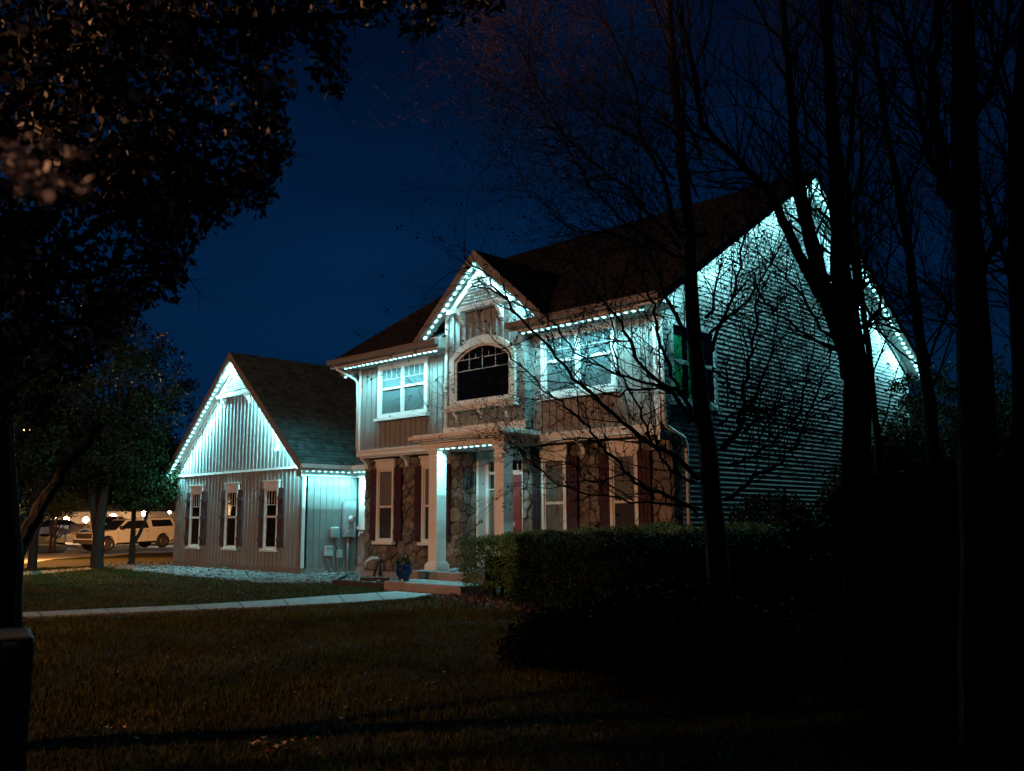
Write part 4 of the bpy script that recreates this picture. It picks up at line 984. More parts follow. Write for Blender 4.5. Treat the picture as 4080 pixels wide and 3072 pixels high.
# --- bare tree in front of the right half of the house
g = random.Random(3); tA = MB(); tips = []
TA = empty('bare_tree', (-5.25, 8.52, 0), 'bare spring tree with a straight dark trunk in front of the side gable', 'tree')
limb(tA, [(1566, 1425), (1558, 1300), (1545, 1150), (1532, 1000), (1513, 850), (1498, 700), (1488, 500), (1470, 300), (1452, 120), (1440, -80), (1430, -350), (1445, -650), (1430, -900)], 9.9, 0, .145, .012, g, tips, 30, 1.4, 2, dsp, .3, 10, .45, .012, .008)
LA = [
 (c4, [(1330,1230),(1190,1080),(1040,1010),(940,930),(700,720),(560,590),(420,400),(230,210),(60,10),(-60,-120)], .035, 26),
 (c4, [(1290,880),(1190,700),(1000,560),(900,330),(780,170),(650,30),(560,-100)], .03, 20),
 (c4, [(1240,720),(1190,680),(930,620),(800,570),(600,460),(450,260),(300,190),(130,110)], .024, 20),
 (c4, [(1330,1440),(1200,1340),(1080,1300),(960,1250),(820,1090),(730,1000),(640,880),(500,760),(420,700),(270,540),(130,400),(0,310)], .026, 24),
 (c4, [(1340,1400),(1130,1370),(960,1370),(820,1330),(560,1290),(400,1180),(260,1070),(170,960),(110,870)], .016, 14),
 (c4, [(1250,690),(960,680),(820,720),(640,650),(470,640),(280,635),(200,660)], .014, 12),
 (c4, [(1330,900),(1260,760),(1180,600),(1090,330),(1040,120),(980,-60),(940,-300)], .03, 22),
 (c4, [(1310,450),(1180,200),(1080,-50),(1000,-300),(930,-560)], .028, 20),
 (c4, [(1330,1250),(1180,1180),(1050,1000),(980,800),(860,560),(820,300),(760,60),(700,-200)], .02, 20),
 (c4, [(1080,1300),(900,1200),(700,1240),(560,1130),(430,1120),(330,1090),(200,900),(120,850)], .012, 14),
 (c4, [(1040,1010),(860,990),(640,1000),(480,1060),(330,1040),(200,1030)], .010, 12),
 (cU, [(1000,900),(880,900),(800,640),(740,550),(700,300),(600,100),(540,-80)], .034, 36),
 (cU, [(890,960),(760,820),(640,700),(500,590),(400,470),(330,330),(270,200),(200,80)], .022, 36),
 (cU, [(880,1000),(700,880),(540,720),(440,560),(330,400),(240,300),(150,260)], .02, 36),
 (cU, [(860,700),(760,560),(640,500),(540,420),(430,300),(330,160),(230,60),(150,20)], .022, 36),
 (cU, [(930,1000),(760,960),(600,900),(450,880),(340,770),(230,640),(150,520)], .016, 36),
 (cU, [(960,600),(900,420),(860,200),(790,0)], .03, 18),
 (cU, [(950,760),(820,450),(600,380),(560,390)], .016, 12),
 (c6, [(570,600),(660,480),(690,330),(740,100),(760,-100),(780,-400)], .04, 20),
 (c6, [(590,690),(700,650),(820,590),(950,480),(1050,300),(1100,100),(1130,-200)], .02, 18),
 (c6, [(600,900),(760,760),(900,690),(1000,600),(1080,400),(1180,150),(1230,-100)], .028, 20),
 (c6, [(660,460),(800,200),(870,0),(900,-250),(960,-500)], .02, 16),
 (c6, [(640,560),(800,520),(930,170),(980,-100)], .014, 12),
 (c6, [(600,330),(600,100),(610,-100)], .012, 10), (c6, [(690,500),(850,350),(1000,420),(1150,480)], .018, 10),
 (c6, [(560,430),(690,360),(790,350),(900,430),(1060,470),(1180,490)], .02, 10),
 (c6, [(620,900),(780,700),(790,400),(800,100),(760,-200)], .012, 12),
 (c6, [(520,100),(640,230),(700,290),(830,380),(960,440)], .014, 8),
 (c6, [(500,0),(620,-300),(700,-600),(740,-900)], .025, 20), (c6, [(480,-200),(560,-500),(580,-800)], .02, 16),
 (c6, [(500,-100),(760,-360),(900,-600),(1000,-800)], .018, 16),
]
for k, (cv, px, r_, tw) in enumerate(LA):
    limb(tA, px, 9.9, g.uniform(-1.3, 1.5), r_, r_*.22, g, tips, int(tw*(1.9 if cv is cU else 1.3)), .95, 2, cv, .12, 6, .12, .007)
tA.build('trunk', m_twig, TA)
tipa = np.array([t[:] for t in tips]); print('tipsA', len(tipa), 'verts', len(tA.v))
sel = tipa[nr.random(len(tipa)) < .45]
leaves(sel, np.full(len(sel), .035), 3, .016, m_leafr, 'buds', TA, seed=9)
# --- heavier forked tree to the right
g = random.Random(5); tB = MB(); tips = []
TB = empty('forked_tree', (-3.1, 7.4, 0), 'thick dark tree forking into leaning stems before the lights of the side gable', 'tree')
limb(tB, [(1560,3990),(1530,3100),(1505,2300),(1500,1666),(1430,1200),(1390,900),(1370,500),(1340,0),(1320,-400),(1290,-900),(1280,-1300),(1290,-1900),(1270,-2600)], 8, 0, .15, .015, g, tips, 26, 1.5, 2, c5, .3, 10, .3, .014, .01)
limb(tB, [(1470,1666),(1420,1450),(1260,1000),(1150,600),(1090,300),(1050,0),(1010,-500),(960,-1100),(940,-1700),(880,-2300)], 7.95, .3, .095, .012, g, tips, 28, 1.4, 2, c5, .3, 8, .3, .012, .01)
limb(tB, [(1300,1150),(1150,900),(1000,600),(850,300),(700,150),(560,0),(380,-200),(300,-600),(200,-1000)], 8.0, .6, .055, .02, g, tips, 36, 1.3, 2, c5, .3, 8, .3, .01, .015)
limb(tB, [(1460,1500),(1490,1200),(1500,900),(1450,600),(1440,200),(1470,-200),(1500,-700)], 8.05, .5, .04, .02, g, tips, 28, 1.3, 2, c5, .3, 7, .3, .01, .012)
limb(tB, [(1480,1500),(1600,1300),(1700,1000),(1760,700),(1800,300)], 8.05, .7, .02, .006, g, tips, 14, .9, 2, c5, .2, 6, .2, .008)
limb(tB, [(1400,800),(1250,450),(1150,400),(1000,100),(900,-200)], 8.0, .9, .02, .006, g, tips, 12, .9, 2, c5, .2, 6, .2, .008)
for px in ([(1430,1400),(1250,1330),(1050,1000),(900,850),(700,700)], [(1440,1500),(1200,1400),(950,1220),(820,1100),(700,900)], [(1480,1350),(1650,1200),(1750,1250),(1900,1150)]):
    limb(tB, px, 8, .5, .018, .005, g, tips, 14, .8, 2, c5, .1, 6, .2, .007)
tB.build('trunk', m_bark, TB)
# --- other right-hand trees
def simple_tree(name, label, base, pix, d, r0, r1, seed, conv=dsp, extra=(), tw=20, group=None):
    g = random.Random(seed); mb = MB(); tips = []
    E = empty(name, base, label, 'tree', group)
    limb(mb, pix, d, 0, r0, r1, g, tips, tw, 1.5, 2, conv, .3, 10, .2, .013, .012)
    for px, dd, rr, n in extra: limb(mb, px, d, dd, rr, rr*.25, g, tips, int(n*1.9), 1.15, 2, conv, .2, 6, .15, .008)
    mb.build('trunk', m_bark, E); return E, tips
simple_tree('slender_tree', 'slender dark tree between the side gable and the thickest right trunk', tuple(atd(2010, 900, 11)[:2])+(0,),
  [(2026,1395),(2020,1150),(2010,900),(1990,760),(1965,560),(1930,360),(1900,180),(1885,60),(1870,-60),(1860,-350),(1840,-650)], 11, .09, .008, 21,
  extra=[([(2000,800),(2050,650),(2100,560)], .3, .02, 14), ([(1985,700),(1930,620),(1850,560)], .5, .02, 12), ([(1960,550),(1900,440),(1810,400)], .4, .02, 14), ([(1990,740),(1900,700),(1820,710),(1700,640)], .6, .018, 12), ([(1950,430),(2000,300),(2010,100),(2030,-40)], .5, .025, 16), ([(1925,330),(1850,250),(1760,230)], .3, .016, 12), ([(1900,180),(1850,60),(1800,-40)], .3, .02, 12)])
simple_tree('thick_tree', 'thickest dark trunk rising at the right of the photo', tuple(atd(2110, 1000, 6)[:2])+(0,),
  [(2132,1615),(2125,1450),(2115,1100),(2098,700),(2085,400),(2080,100),(2075,-100),(2085,-500),(2070,-900),(2080,-1300)], 6, .15, .015, 22,
  extra=[([(2095,620),(2150,520),(2212,470)], .3, .03, 12), ([(2060,450),(2000,300),(1960,100),(1940,-50)], .3, .035, 16), ([(2100,760),(2040,640),(1990,600)], .2, .015, 10), ([(2085,300),(2150,150),(2190,-50)], .3, .04, 14), ([(2040,420),(2020,200),(2030,0),(2020,-100)], .2, .05, 14)], tw=14)
simple_tree('edge_tree', 'dark trunk cut by the right edge of the photo', tuple(atd(2225, 1000, 7)[:2])+(0,),
  [(2246,1545),(2240,1400),(2225,1000),(2205,600),(2200,300),(2225,0),(2240,-100),(2250,-500),(2240,-900)], 7, .13, .012, 23,
  extra=[([(2212,700),(2170,560),(2130,400)], .4, .03, 14), ([(2205,500),(2180,300),(2150,100),(2140,-50)], .4, .03, 14)], tw=14)
simple_tree('upright_tree', 'narrow upright tree whose stem passes behind the bare branches at the top centre right', tuple(atd(1800, 1000, 14)[:2])+(0,),
  [(1915,1350),(1905,1100),(1890,900),(1870,700),(1850,500),(1862,300),(1840,100),(1830,-60),(1820,-300),(1825,-520)], 13, .065, .006, 24,
  extra=[([(1880,820),(1930,700),(2000,620)], .3, .015, 12), ([(1860,600),(1800,500),(1740,420)], .3, .015, 12), ([(1855,420),(1920,330),(1980,230)], .3, .015, 12), ([(1850,320),(1780,200),(1690,120)], .3, .015, 14), ([(1845,200),(1760,60),(1640,0)], .3, .015, 14)])

# --- hedge and shrubs: clumps of leaves
def hedge(name, label, boxes, n, size, m, seed, cat='hedge', r_=.16, per=9, woody=True):
    g = random.Random(seed); c = []
    lo = np.array([b[0] for b in boxes]).min(0); hi = np.array([b[1] for b in boxes]).max(0)
    E = empty(name, ((lo[0]+hi[0])/2, (lo[1]+hi[1])/2, 0), label, cat)
    tot = sum((b[1][0]-b[0][0])*(b[1][1]-b[0][1]) for b in boxes)
    for (a, b) in boxes:
        k = int(n*(b[0]-a[0])*(b[1]-a[1])/tot)
        for _ in range(k):
            # close to the faces
            p = [g.uniform(a[i], b[i]) for i in range(3)]; w = g.random()
            if w < .34: p[2] = b[2]-abs(g.gauss(0, .05))+.05*math.sin(p[0]*4.1)+.04*math.sin(p[1]*5+1)
            elif w < .62: p[1] = a[1]+abs(g.gauss(0, .06))+.07*math.sin(p[0]*3.3+p[2]*4)
            elif w < .80: p[0] = a[0]+abs(g.gauss(0, .06))+.07*math.sin(p[1]*3.3+p[2]*4)
            c.append(p)
    leaves(c, [r_]*len(c), per, size, m, 'foliage', E, seed=seed)
    if woody:
        st = MB()
        for _ in range(30):
            b = boxes[g.randrange(len(boxes))]; x, y = g.uniform(b[0][0]+.3, b[1][0]-.2), g.uniform(b[0][1]+.3, b[1][1]-.2)
            st.tube([(x, y, 0), (x+g.uniform(-.1, .1), y+g.uniform(-.1, .1), .35), (x+g.uniform(-.25, .25), y+g.uniform(-.2, .2), b[1][2]*.85)], [.02, .014, .006], 5)
        # near-black core boxes stand for the shade inside, so the hedge is opaque
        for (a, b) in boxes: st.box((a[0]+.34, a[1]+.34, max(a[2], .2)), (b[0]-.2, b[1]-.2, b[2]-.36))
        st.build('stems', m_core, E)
    return E
m_core = mat('hedge_dark_core', (.006, .0055, .004), .95, spec=0)
hedge('hedge', 'clipped green hedge in front of the porch and stone wall', [((-12.95, 11.95, .22), (-11.6, 13.0, 1.12)), ((-11.6, 11.8, .12), (-9.2, 13.1, 1.20)), ((-9.2, 11.6, .1), (-4.2, 13.2, 1.28))], 11000, .019, m_hedge, 31, r_=.075, per=12)
def bush(name, label, c, r3, n, size, m, seed, per=40, rr=.16, cat='shrub', group=None):
    g = random.Random(seed); pts = []
    for _ in range(n):
        d = Vector((g.gauss(0, 1), g.gauss(0, 1), g.gauss(0, 1))).normalized()*(g.uniform(.80, 1.0) if g.random() < .72 else g.uniform(.35, .8))*(1+.12*math.sin(g.random()*6))
        p = (c[0]+d.x*r3[0], c[1]+d.y*r3[1], c[2]+d.z*r3[2])
        if p[2] > .05: pts.append(p)
    E = empty(name, (c[0], c[1], 0), label, cat, group)
    leaves(pts, [rr]*len(pts), per, size, m, 'foliage', E, seed=seed)
    s_ = MB()
    for _ in range(14):
        a = g.random()*6.28; x, y = c[0]+math.cos(a)*r3[0]*.2, c[1]+math.sin(a)*r3[1]*.2
        s_.tube([(x, y, 0), (c[0]+math.cos(a)*r3[0]*.4, c[1]+math.sin(a)*r3[1]*.4, c[2]*.7), (c[0]+math.cos(a)*r3[0]*.8, c[1]+math.sin(a)*r3[1]*.8, c[2]+r3[2]*.5)], [.02, .014, .006], 5)
    s_.build('stems', m_timber, E); return E
m_leafh = mat('shaded_hedge_leaf', (.016, .028, .009), .65, island=.5, spec=.08)  # hedge leaf darkened to stand for shade on the near block
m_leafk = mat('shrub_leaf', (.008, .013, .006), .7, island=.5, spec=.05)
p1 = atd(1235, 1400, 9.6); p2 = atd(1480, 1400, 9.2)
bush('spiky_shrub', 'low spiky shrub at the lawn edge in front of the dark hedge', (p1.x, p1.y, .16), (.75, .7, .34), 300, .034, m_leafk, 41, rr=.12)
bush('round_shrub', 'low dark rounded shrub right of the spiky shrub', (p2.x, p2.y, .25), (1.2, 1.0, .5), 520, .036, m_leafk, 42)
hedge('shaded_hedge', 'near block of the green hedge with its shade put into darker leaves', [((-10.3, 10.7, .1), (-4.2, 11.9, 1.16)), ((-8.6, 9.6, .08), (-3.6, 10.8, 1.14))], 8000, .022, m_leafh, 33, r_=.08, per=12)
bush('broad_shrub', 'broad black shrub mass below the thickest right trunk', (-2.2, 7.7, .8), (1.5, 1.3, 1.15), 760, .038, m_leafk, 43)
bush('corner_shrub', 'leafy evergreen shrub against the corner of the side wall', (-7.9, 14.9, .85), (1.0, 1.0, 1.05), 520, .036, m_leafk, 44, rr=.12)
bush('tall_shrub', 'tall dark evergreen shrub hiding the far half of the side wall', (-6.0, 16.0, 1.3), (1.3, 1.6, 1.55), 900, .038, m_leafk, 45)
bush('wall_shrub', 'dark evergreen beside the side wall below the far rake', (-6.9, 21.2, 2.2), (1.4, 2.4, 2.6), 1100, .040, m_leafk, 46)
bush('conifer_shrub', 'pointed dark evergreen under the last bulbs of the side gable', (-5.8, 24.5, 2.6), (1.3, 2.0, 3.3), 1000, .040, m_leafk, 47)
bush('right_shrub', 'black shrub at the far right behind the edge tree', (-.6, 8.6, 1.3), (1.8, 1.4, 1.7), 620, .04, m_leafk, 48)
# bed of low plants and dead leaves along the hedge foot
g_ = random.Random(8); pts = [(g_.uniform(-13.2, -9.3), 0, 0) for _ in range(260)]
pts = [(p[0], 11.75-(p[0]+13.2)*.30+g_.uniform(-.35, .35), .04) for p in pts]
o = leaves(pts, [.07]*len(pts), 4, .03, mat('litter', (.10, .045, .035), .8, island=.6), 'leaf_litter', seed=8, squash=.5); tag(o, 'dead leaves and low plants along the foot of the hedge', 'leaf litter', kind='stuff')

# --- trees on the left lawn
def crown_tree(name, label, base, stems, crown, nclump, per, size, m, seed, rr=.35, group=None, spiky=0):
    g = random.Random(seed); E = empty(name, base, label, 'tree', group)
    mb = MB(); tips = []
    for pts, r0, r1 in stems:
        mb.tube(pts, [r0+(r1-r0)*k/(len(pts)-1) for k in range(len(pts))], 9)
    top = Vector(stems[0][0][-1]); c3 = []
    for (c, r3, w) in crown:
        for _ in range(int(nclump*w)):
            d = Vector((g.gauss(0, 1), g.gauss(0, 1), g.gauss(0, 1))).normalized()*g.uniform(.45, 1.0)
            p = Vector((c[0]+d.x*r3[0], c[1]+d.y*r3[1], c[2]+d.z*r3[2]))
            c3.append(p)
            if g.random() < .22: mb.tube([top, top.lerp(p, .5)+Vector((0, 0, .1)), p], [.035, .02, .006], 4)
    if spiky:
        for _ in range(spiky):
            c, r3, w = crown[0]; a = g.uniform(0, 6.28); q = g.random()**.5; x, y = c[0]+math.cos(a)*r3[0]*.8*q, c[1]+math.sin(a)*r3[1]*.8*q
            z = c[2]+r3[2]*.8*math.sqrt(max(0, 1-q*q)); t_ = []
            grow_twigs(mb, (x, y, z-.3), (g.gauss(0, .2), g.gauss(0, .2), 1), g.uniform(.8, 1.4), .012, 1, g, t_, .3)
    mb.build('trunk', m_bark, E)
    leaves([tuple(p) for p in c3], [rr]*len(c3), per, size, m, 'crown', E, seed=seed, squash=.8)
    return E
def stem(x0, y0, pts): return [(x0+a, y0+b, c) for a, b, c in pts]
SC_ = 0
crown_tree('shade_tree', 'large leafy shade tree with a forked trunk left of the garage', (-29.5, 11.7, 0),
  [(stem(-29.5, 11.7, [(0, 0, -.1), (0, 0, .5), (.02, 0, 1.3), (.0, .1, 2.2), (.1, .2, 3.4)]), .21, .13), (stem(-29.5, 11.7, [(-.02, 0, .9), (-.15, -.1, 1.6), (-.35, -.2, 2.6), (-.6, -.3, 3.6)]), .14, .08)],
  [((-29.7, 11.4, 5.5), (3.2, 3.0, 3.2), 1.25), ((-30.3, 12.6, 3.3), (2.3, 1.8, 1.3), .4), ((-31.4, 9.9, 4.2), (2.6, 2.6, 2.3), .5)], 520, 50, .055, m_leafd, 51, rr=.34, spiky=26)
crown_tree('young_tree', 'young tree with a leaning fork beside the left garage corner', (-30.2, 13.1, 0),
  [(stem(-30.2, 13.1, [(0, 0, -.1), (0, 0, .6), (-.02, 0, 1.3), (-.1, 0, 2.4)]), .115, .06), (stem(-30.2, 13.1, [(0, 0, .7), (.25, .1, 1.05), (.42, .2, 1.5), (.5, .3, 2.3)]), .07, .04)],
  [((-29.6, 13.3, 3.1), (1.7, 1.4, 1.15), .6), ((-29.2, 12.9, 2.4), (1.3, 1.0, .7), .35), ((-29.4, 12.6, 4.3), (1.4, 1.2, 1.5), .45)], 360, 40, .05, m_leaf, 52, rr=.26)
crown_tree('lawn_tree', 'dark small tree standing on the lawn far left', (-30.4, 10.1, 0),
  [(stem(-30.4, 10.1, [(0, 0, -.1), (0, 0, .7), (.05, .0, 1.4), (.0, .0, 2.6)]), .15, .08), (stem(-30.4, 10.1, [(.0, 0, 1.0), (.25, .1, 1.5), (.6, .2, 2.2)]), .07, .04)],
  [((-31.0, 9.2, 4.4), (3.1, 2.6, 2.6), 1.3)], 380, 40, .06, m_leafd, 53, rr=.36)
for k, (px, py_, d) in enumerate(((600, 812, 66), (560, 745, 68))):
    p = at(*Z(px, py_), d); z_ = gz(p.x, p.y)
    crown_tree('island_tree', ['thin tree with pale bark on the lit grass island', 'thin tree just behind the pale-barked one on the grass island'][k], (p.x, p.y, z_),
      [([(p.x, p.y, z_-.1), (p.x+.02, p.y, z_+1), (p.x+.1, p.y, z_+2.2)], .10, .06), ([(p.x, p.y, z_+.8), (p.x-.3, p.y, z_+1.5), (p.x-.7, p.y, z_+2.4)], .05, .03), ([(p.x, p.y, z_+.8), (p.x+.4, p.y+.3, z_+1.6), (p.x+.9, p.y+.5, z_+2.5)], .05, .03)],
      [((p.x, p.y, z_+3.2), (1.6, 1.6, 1.1), 1)], 120, 20, .06, m_leaf, 60+k, rr=.35, group='trees on the grass island')
crown_tree('blocker_tree', 'added unseen tree behind the camera that shades the right-hand trunks', (-8.5, -2.5, 0),
  [([(-8.5, -2.5, -.1), (-8.5, -2.5, 2), (-8.5, -2.5, 4.8)], .08, .05)], [((-9.1, -2.4, 5.7), (1.6, 1.0, 1.5), 1), ((-8.2, -3.0, 4.5), (.6, .6, .55), .25)], 230, 46, .08, m_leafd, 58, rr=.30)  # unseen crown added to block lamp light from the right trunks
crown_tree('blocker_tree', 'added unseen tree behind the camera that shades the right-hand shrubs from the farther lamp', (-16.6, -9, 0),
  [([(-16.6, -9, -.1), (-16.6, -9, 2), (-16.6, -9, 5)], .10, .07)], [((-16.6, -9, 6.1), (1.7, 1.0, 1.3), 1)], 230, 40, .10, m_leafd, 57, rr=.36)  # unseen tree added to keep the farther lamp off the shrubs
# far background trees behind the lot
for k, (px, d, h, w) in enumerate(((-60, 92, 8, 5), (150, 100, 9, 6), (330, 104, 8, 6), (520, 100, 9, 6), (690, 98, 9, 5), (860, 100, 8, 5))):
    p = at(px, 2000, d)
    crown_tree('far_tree', ['broad dark tree at the far left end of the background row', 'dark background tree left of the two lot lamps', 'dark background tree behind the white pickup', 'dark background tree behind the silver pickup', 'dark background tree just left of the garage corner', 'dark background tree hidden behind the garage'][k],
      (p.x, p.y, -.6), [([(p.x, p.y, -.6), (p.x, p.y, 2), (p.x, p.y, 4)], .25, .15)], [((p.x, p.y, h*.55), (w*.8, w*.8, h*.5), 1)], 150, 26, .22, m_leafd, 70+k, rr=1.1, group='trees behind the parking lot')

# --- blossom tree hanging into the top left corner
g = random.Random(12); tC = MB(); tips = []
TC = empty('blossom_tree', (-6.6, 2.4, 0), 'flowering tree with leaf and blossom clusters hanging over the top left corner', 'tree')
limb(tC, [(-20, 1560), (-12, 1400), (-4, 1250), (-4, 1100), (-14, 900), (-34, 700), (-60, 450)], 7.0, -.6, .17, .09, g, [], 0, .6, 1, dsp, .2, 12, .3, .01, .008)
limb(tC, [(0, 1300), (22, 1225), (52, 1160), (95, 1080), (150, 1000), (220, 920)], 6.95, .6, .075, .03, g, [], 4, .6, 1, dsp, .2, 8, .3, .006, .01)
LC = [
 ([(-100, 700), (0, 640), (100, 560), (200, 500), (330, 440), (430, 450), (520, 410), (575, 400)], 4.2, -.6, .03),
 ([(-100, 420), (0, 330), (130, 260), (250, 210), (400, 230), (500, 280), (600, 330)], 3.8, -.3, .035),
 ([(-80, 120), (100, 70), (300, 40), (500, 50), (700, 35), (840, 15)], 3.6, -.2, .04),
 ([(-100, 620), (60, 600), (200, 590), (300, 560), (350, 560), (390, 590)], 4.4, -.2, .024),
 ([(-60, 820), (60, 740), (170, 690), (260, 660), (290, 640)], 4.6, -.2, .022),
 ([(300, 40), (420, 120), (540, 150), (570, 240)], 3.6, .1, .02),
 ([(500, 50), (620, 60), (690, 110), (715, 165)], 3.5, .1, .016),
 ([(100, 70), (220, 200), (330, 260), (380, 330), (420, 370)], 3.8, -.2, .022),
 ([(200, 500), (260, 420), (300, 380), (290, 300)], 4.0, .1, .014),
 ([(-60, 300), (60, 200), (180, 110), (260, 60)], 3.2, .1, .03),
 ([(130, 260), (240, 330), (330, 360), (420, 350)], 3.9, .2, .016),
 ([(-60, 520), (50, 480), (140, 430), (220, 350)], 4.3, .2, .02),
 ([(-80, 760), (20, 700), (100, 650), (220, 640), (280, 690)], 4.8, .2, .016),
 ([(-60, 900), (40, 830), (120, 790), (190, 760)], 5.2, .3, .016), ([(850, -60), (900, 10), (935, 30), (1000, 20), (1060, 0)], 3.6, .2, .01),
]
cl = []
for px, d0, dd, r_ in LC:
    pts = limb(tC, px, d0, dd, r_, r_*.25, g, tips, 7, .2, 1, dsp, -.05, 6, .1, .006, .02)
    for i, p in enumerate(pts):
        f = i/len(pts)
        if f > .1:
            for _ in range(1 if g.random() < .8 else 2): cl.append(p+Vector((g.gauss(0, .10), g.gauss(0, .10), g.gauss(0, .08))))
for t in tips:
    if g.random() < .4: cl.append(t)
# fill of the dense upper left corner of the crown
for _ in range(110):
    x = g.uniform(-150, 400); y = g.uniform(-150, 330 if x < 300 else 180)
    if g.random() < .75: cl.append(atd(x, y, g.uniform(3.4, 6.2)))
for _ in range(30): cl.append(atd(g.uniform(-150, 250), g.uniform(330, 760), g.uniform(4.2, 6.5)))
for _ in range(34): cl.append(atd(g.uniform(350, 830), g.uniform(-60, 40), g.uniform(3.4, 4.6)))
# the rest of the crown, unseen above and left, thickened to shade the right side
outc = [(g.uniform(-9.6, -5.2), g.uniform(-.6, 4.6), g.uniform(2.7, 5.6)) for _ in range(150)]+[(g.uniform(-8, -1.2), g.uniform(-2.5, 3.0), g.uniform(4.3, 6.6)) for _ in range(130)]
tC.build('trunk', m_bark, TC)
def pxy(p):
    d = Vector(p)-Vector((0, 0, EYE)); w = d.dot(fw)
    return (9999, 9999) if w < .1 else ((2040+FPX*d.dot(rt)/w)/1.8445, (1536-FPX*d.dot(up)/w)/1.8445)
# outline of the crown as seen from the pavement: right-hand limit by height
lim = [(-400, 860), (0, 850), (45, 840), (60, 740), (190, 735), (215, 610), (300, 625), (350, 625), (400, 590), (440, 560), (470, 480), (560, 420), (620, 400), (650, 300), (720, 300), (760, 200), (900, 130), (1000, 60), (3000, 60)]
def keep(p):
    x, y = pxy(p)
    if x == 9999 or x < -60 or y < -60: return True
    if 880 < x < 1070 and y < 50: return g.random() < .5
    for (a, b), (c, d) in zip(lim, lim[1:]):
        if a <= y < c: return x < b+(d-b)*(y-a)/(c-a)-18
    return False
cc = [tuple(p) for p in cl if p.length > 1.6 and keep(p)]
def outside(p):
    x, y = pxy(p); return x == 9999 or x < 90 or y < -130
oc = [p for p in outc if outside(p)]
leaves(oc, [.36]*len(oc), 70, .050, m_leafd, 'outer_crown', TC, seed=81)
leaves(cc, [.085]*len(cc), 36, .021, m_leafd, 'crown', TC, seed=77, hang=.6)
bl = [cc[i] for i in range(len(cc)) if g.random() < .6]
leaves(bl, [.09]*len(bl), 16, .017, m_bloom, 'blossoms', TC, seed=78, aspect=.9, surf=.5)
# a few blossoms close to the lens, out of focus
nb = [tuple(atd(x, y, g.uniform(.85, 1.2))) for x, y in [(g.uniform(-10, 180), g.uniform(300, 450)) for _ in range(26)]]
leaves(nb, [.012]*len(nb), 5, .006, m_bloom, 'near_blossoms', TC, seed=79, aspect=.9)
tw_ = MB(); tw_.tube([at(-200, 300, 1.3), at(0, 560, 1.1), at(160, 660, 1.05), at(330, 760, 1.0)], [.006, .004, .003, .002], 6); tw_.build('near_twig', m_twig, TC)

# ------------------------------------------------------------------ dark cabinet at the left edge
cb = empty('utility_cabinet', (-4.8, 1.35, 0), 'dark grey utility cabinet with a small pale label at the lower left edge', 'utility cabinet')
ca, cbp = at(148, 2462, 4.3), at(-350, 2440, 4.3)
ux = Vector((cbp.x-ca.x, cbp.y-ca.y, 0)).normalized(); un = Vector((-ux.y, ux.x, 0)); 
if un.dot(Vector((ca.x, ca.y, 0))) < 0: un = -un
m_cab = mat('dark_cabinet', (.06, .06, .063), .5, var=.1, scale=3)
def cbx(mb, u0, u1, n0, n1, z0, z1):
    b = Vector((ca.x, ca.y, 0)); mb.prism([b+ux*u0+un*n0, b+ux*u1+un*n0, b+ux*u1+un*n1, b+ux*u0+un*n1], (0, 0, z1-z0)); 
    for i in range(len(mb.v)-8, len(mb.v)): mb.v[i] = (mb.v[i][0], mb.v[i][1], mb.v[i][2]+z0)
    return mb
cbx(MB(), .0, .62, .0, .42, -.02, .985).build('cabinet_body', m_cab, cb, bevel=.025)
cbx(MB(), .025, .59, -.012, -.001, .06, .93).build('cabinet_door', m_cab, cb, bevel=.006)
cbx(MB(), .07, .115, -.018, -.014, .955-.0, .968).build('cabinet_label', mat('pale_label', (.5, .5, .5), .4), cb)
k_ = cbx(cbx(MB(), .064, .078, -.022, -.013, .900, .918), .100, .114, -.022, -.013, .900, .918); k_.build('latch', m_conduit, cb)

